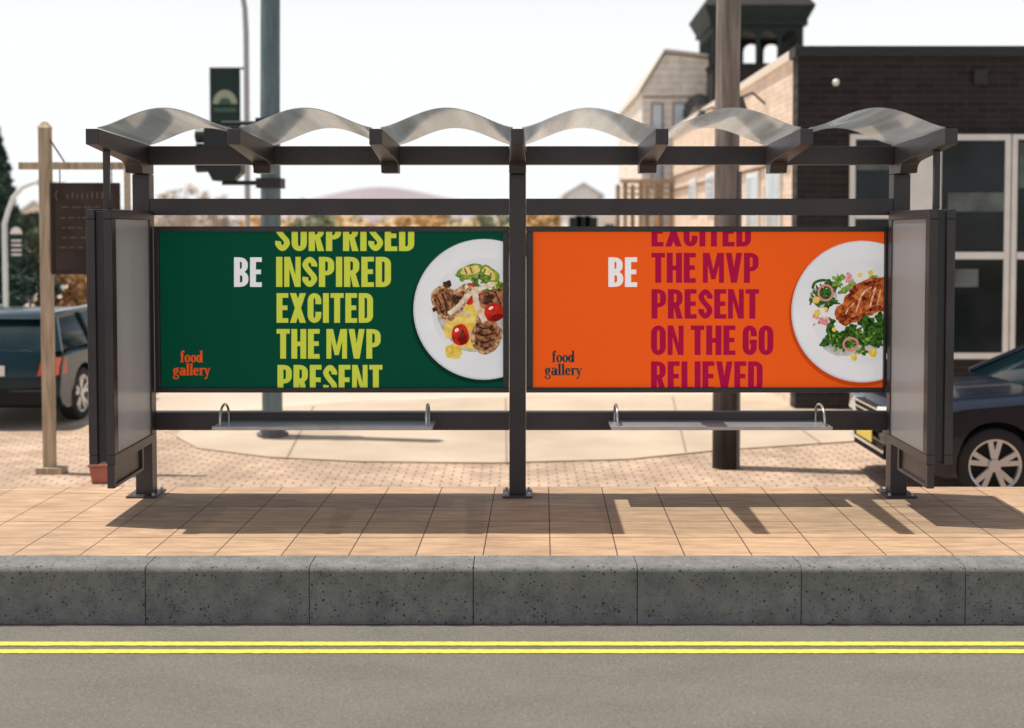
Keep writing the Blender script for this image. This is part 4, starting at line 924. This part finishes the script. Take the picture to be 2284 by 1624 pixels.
    box('licence_plate', platey, t, -.045, -.035, -.26, .26, .46, .60, .003); box('licence_plate', dwhite, t, L + .022, L + .034, -.26, .26, .7, .83, .003)
    box('rear_bumper', under, t, L - .02, L + .045, -W / 2 + .12, W / 2 - .12, .34, .52, .02)
    for x in (xf, xr):
        for sg in (-1, 1):
            wh = bpy.data.objects.new('wheel', None); C.objects.link(wh); wh.parent = t; wh.location = (x, sg * (W / 2 - .13), wr); wh.empty_display_size = .1
            if sg > 0: wh.rotation_euler = (0, 0, PI)
            pr = [(.245, -.10), (.27, -.115), (.325, -.115), (.348, -.10), (.355, -.07), (.355, .07), (.33, .11), (.25, .11)]
            ty = MB(); NN = 40
            for i in range(NN):
                a = 2 * PI * i / NN
                for r_, y_ in pr: ty.v.append((r_ * math.cos(a), y_, r_ * math.sin(a)))
            for i in range(NN):
                for j in range(len(pr) - 1): ty.f.append((i * len(pr) + j, ((i + 1) % NN) * len(pr) + j, ((i + 1) % NN) * len(pr) + j + 1, i * len(pr) + j + 1))
            ty.build('tyre', tyrem, wh, 0, True)
            ri = MB(); pr2 = [(.232, -.098), (.252, -.108), (.256, -.085), (.235, -.07), (.225, .02)]
            for i in range(NN):
                a = 2 * PI * i / NN
                for r_, y_ in pr2: ri.v.append((r_ * math.cos(a), y_, r_ * math.sin(a)))
            for i in range(NN):
                for j in range(len(pr2) - 1): ri.f.append((i * len(pr2) + j, ((i + 1) % NN) * len(pr2) + j, ((i + 1) % NN) * len(pr2) + j + 1, i * len(pr2) + j + 1))
            for s5 in range(5):
                a = 2 * PI * s5 / 5 + .3
                for off in (-.2, .2):
                    ca, sa = math.cos(a + off * .35), math.sin(a + off * .35); cb2, sb2 = math.cos(a + off), math.sin(a + off)
                    A = Vector((.05 * ca, 0, .05 * sa)); B = Vector((.235 * cb2, 0, .235 * sb2)); nn = Vector((-sb2, 0, cb2)) * .024
                    i = len(ri.v); ri.v += [(A - nn)[:], (B - nn)[:], (B + nn)[:], (A + nn)[:]]
                    for q in range(4): v = ri.v[i + q]; ri.v[i + q] = (v[0], -.095 if q in (1, 2) else -.085, v[2])
                    ri.v += [(v[0], -.055, v[2]) for v in ri.v[i:i + 4]]
                    ri.f += [(i, i + 1, i + 2, i + 3), (i + 4, i + 5, i + 6, i + 7), (i, i + 1, i + 5, i + 4), (i + 1, i + 2, i + 6, i + 5), (i + 2, i + 3, i + 7, i + 6), (i + 3, i, i + 4, i + 7)]
            ri.tube([(0, -.10, 0), (0, -.05, 0)], .06, 16)
            ri.build('rim', rimm_, wh, 0, True)
            MB().tube([(0, -.045, 0), (0, 0.0, 0)], .225, 32).build('brake_disc', under, wh)
    return t
carglass = M('car_glass', (.010, .028, .034), .08, 0, var=.4, vs=1.5, spec=.35)
navy = M('navy_paint', (.004, .008, .018), .25, 0, coat=.5, spec=.3); dteal = M('dark_teal_paint', (.004, .022, .032), .3, 0, coat=.3, spec=.2)
s_c = P(2222, 1045, 10.95)
car('dark navy car parked facing left behind the right end of the shelter', navy, (s_c.x - .93, s_c.y + .93, zg), 0, 4.6, 1.86, 1.60, .99, 1.36, 1.0)
xr_ = (125 - 1158) / (F / 15.0)
car('dark teal estate car parked with its rear towards the pavement', dteal, (xr_ - .93, 7.0 + 4.4, zg), -PI / 2, 4.4, 1.86, 1.47, .93)
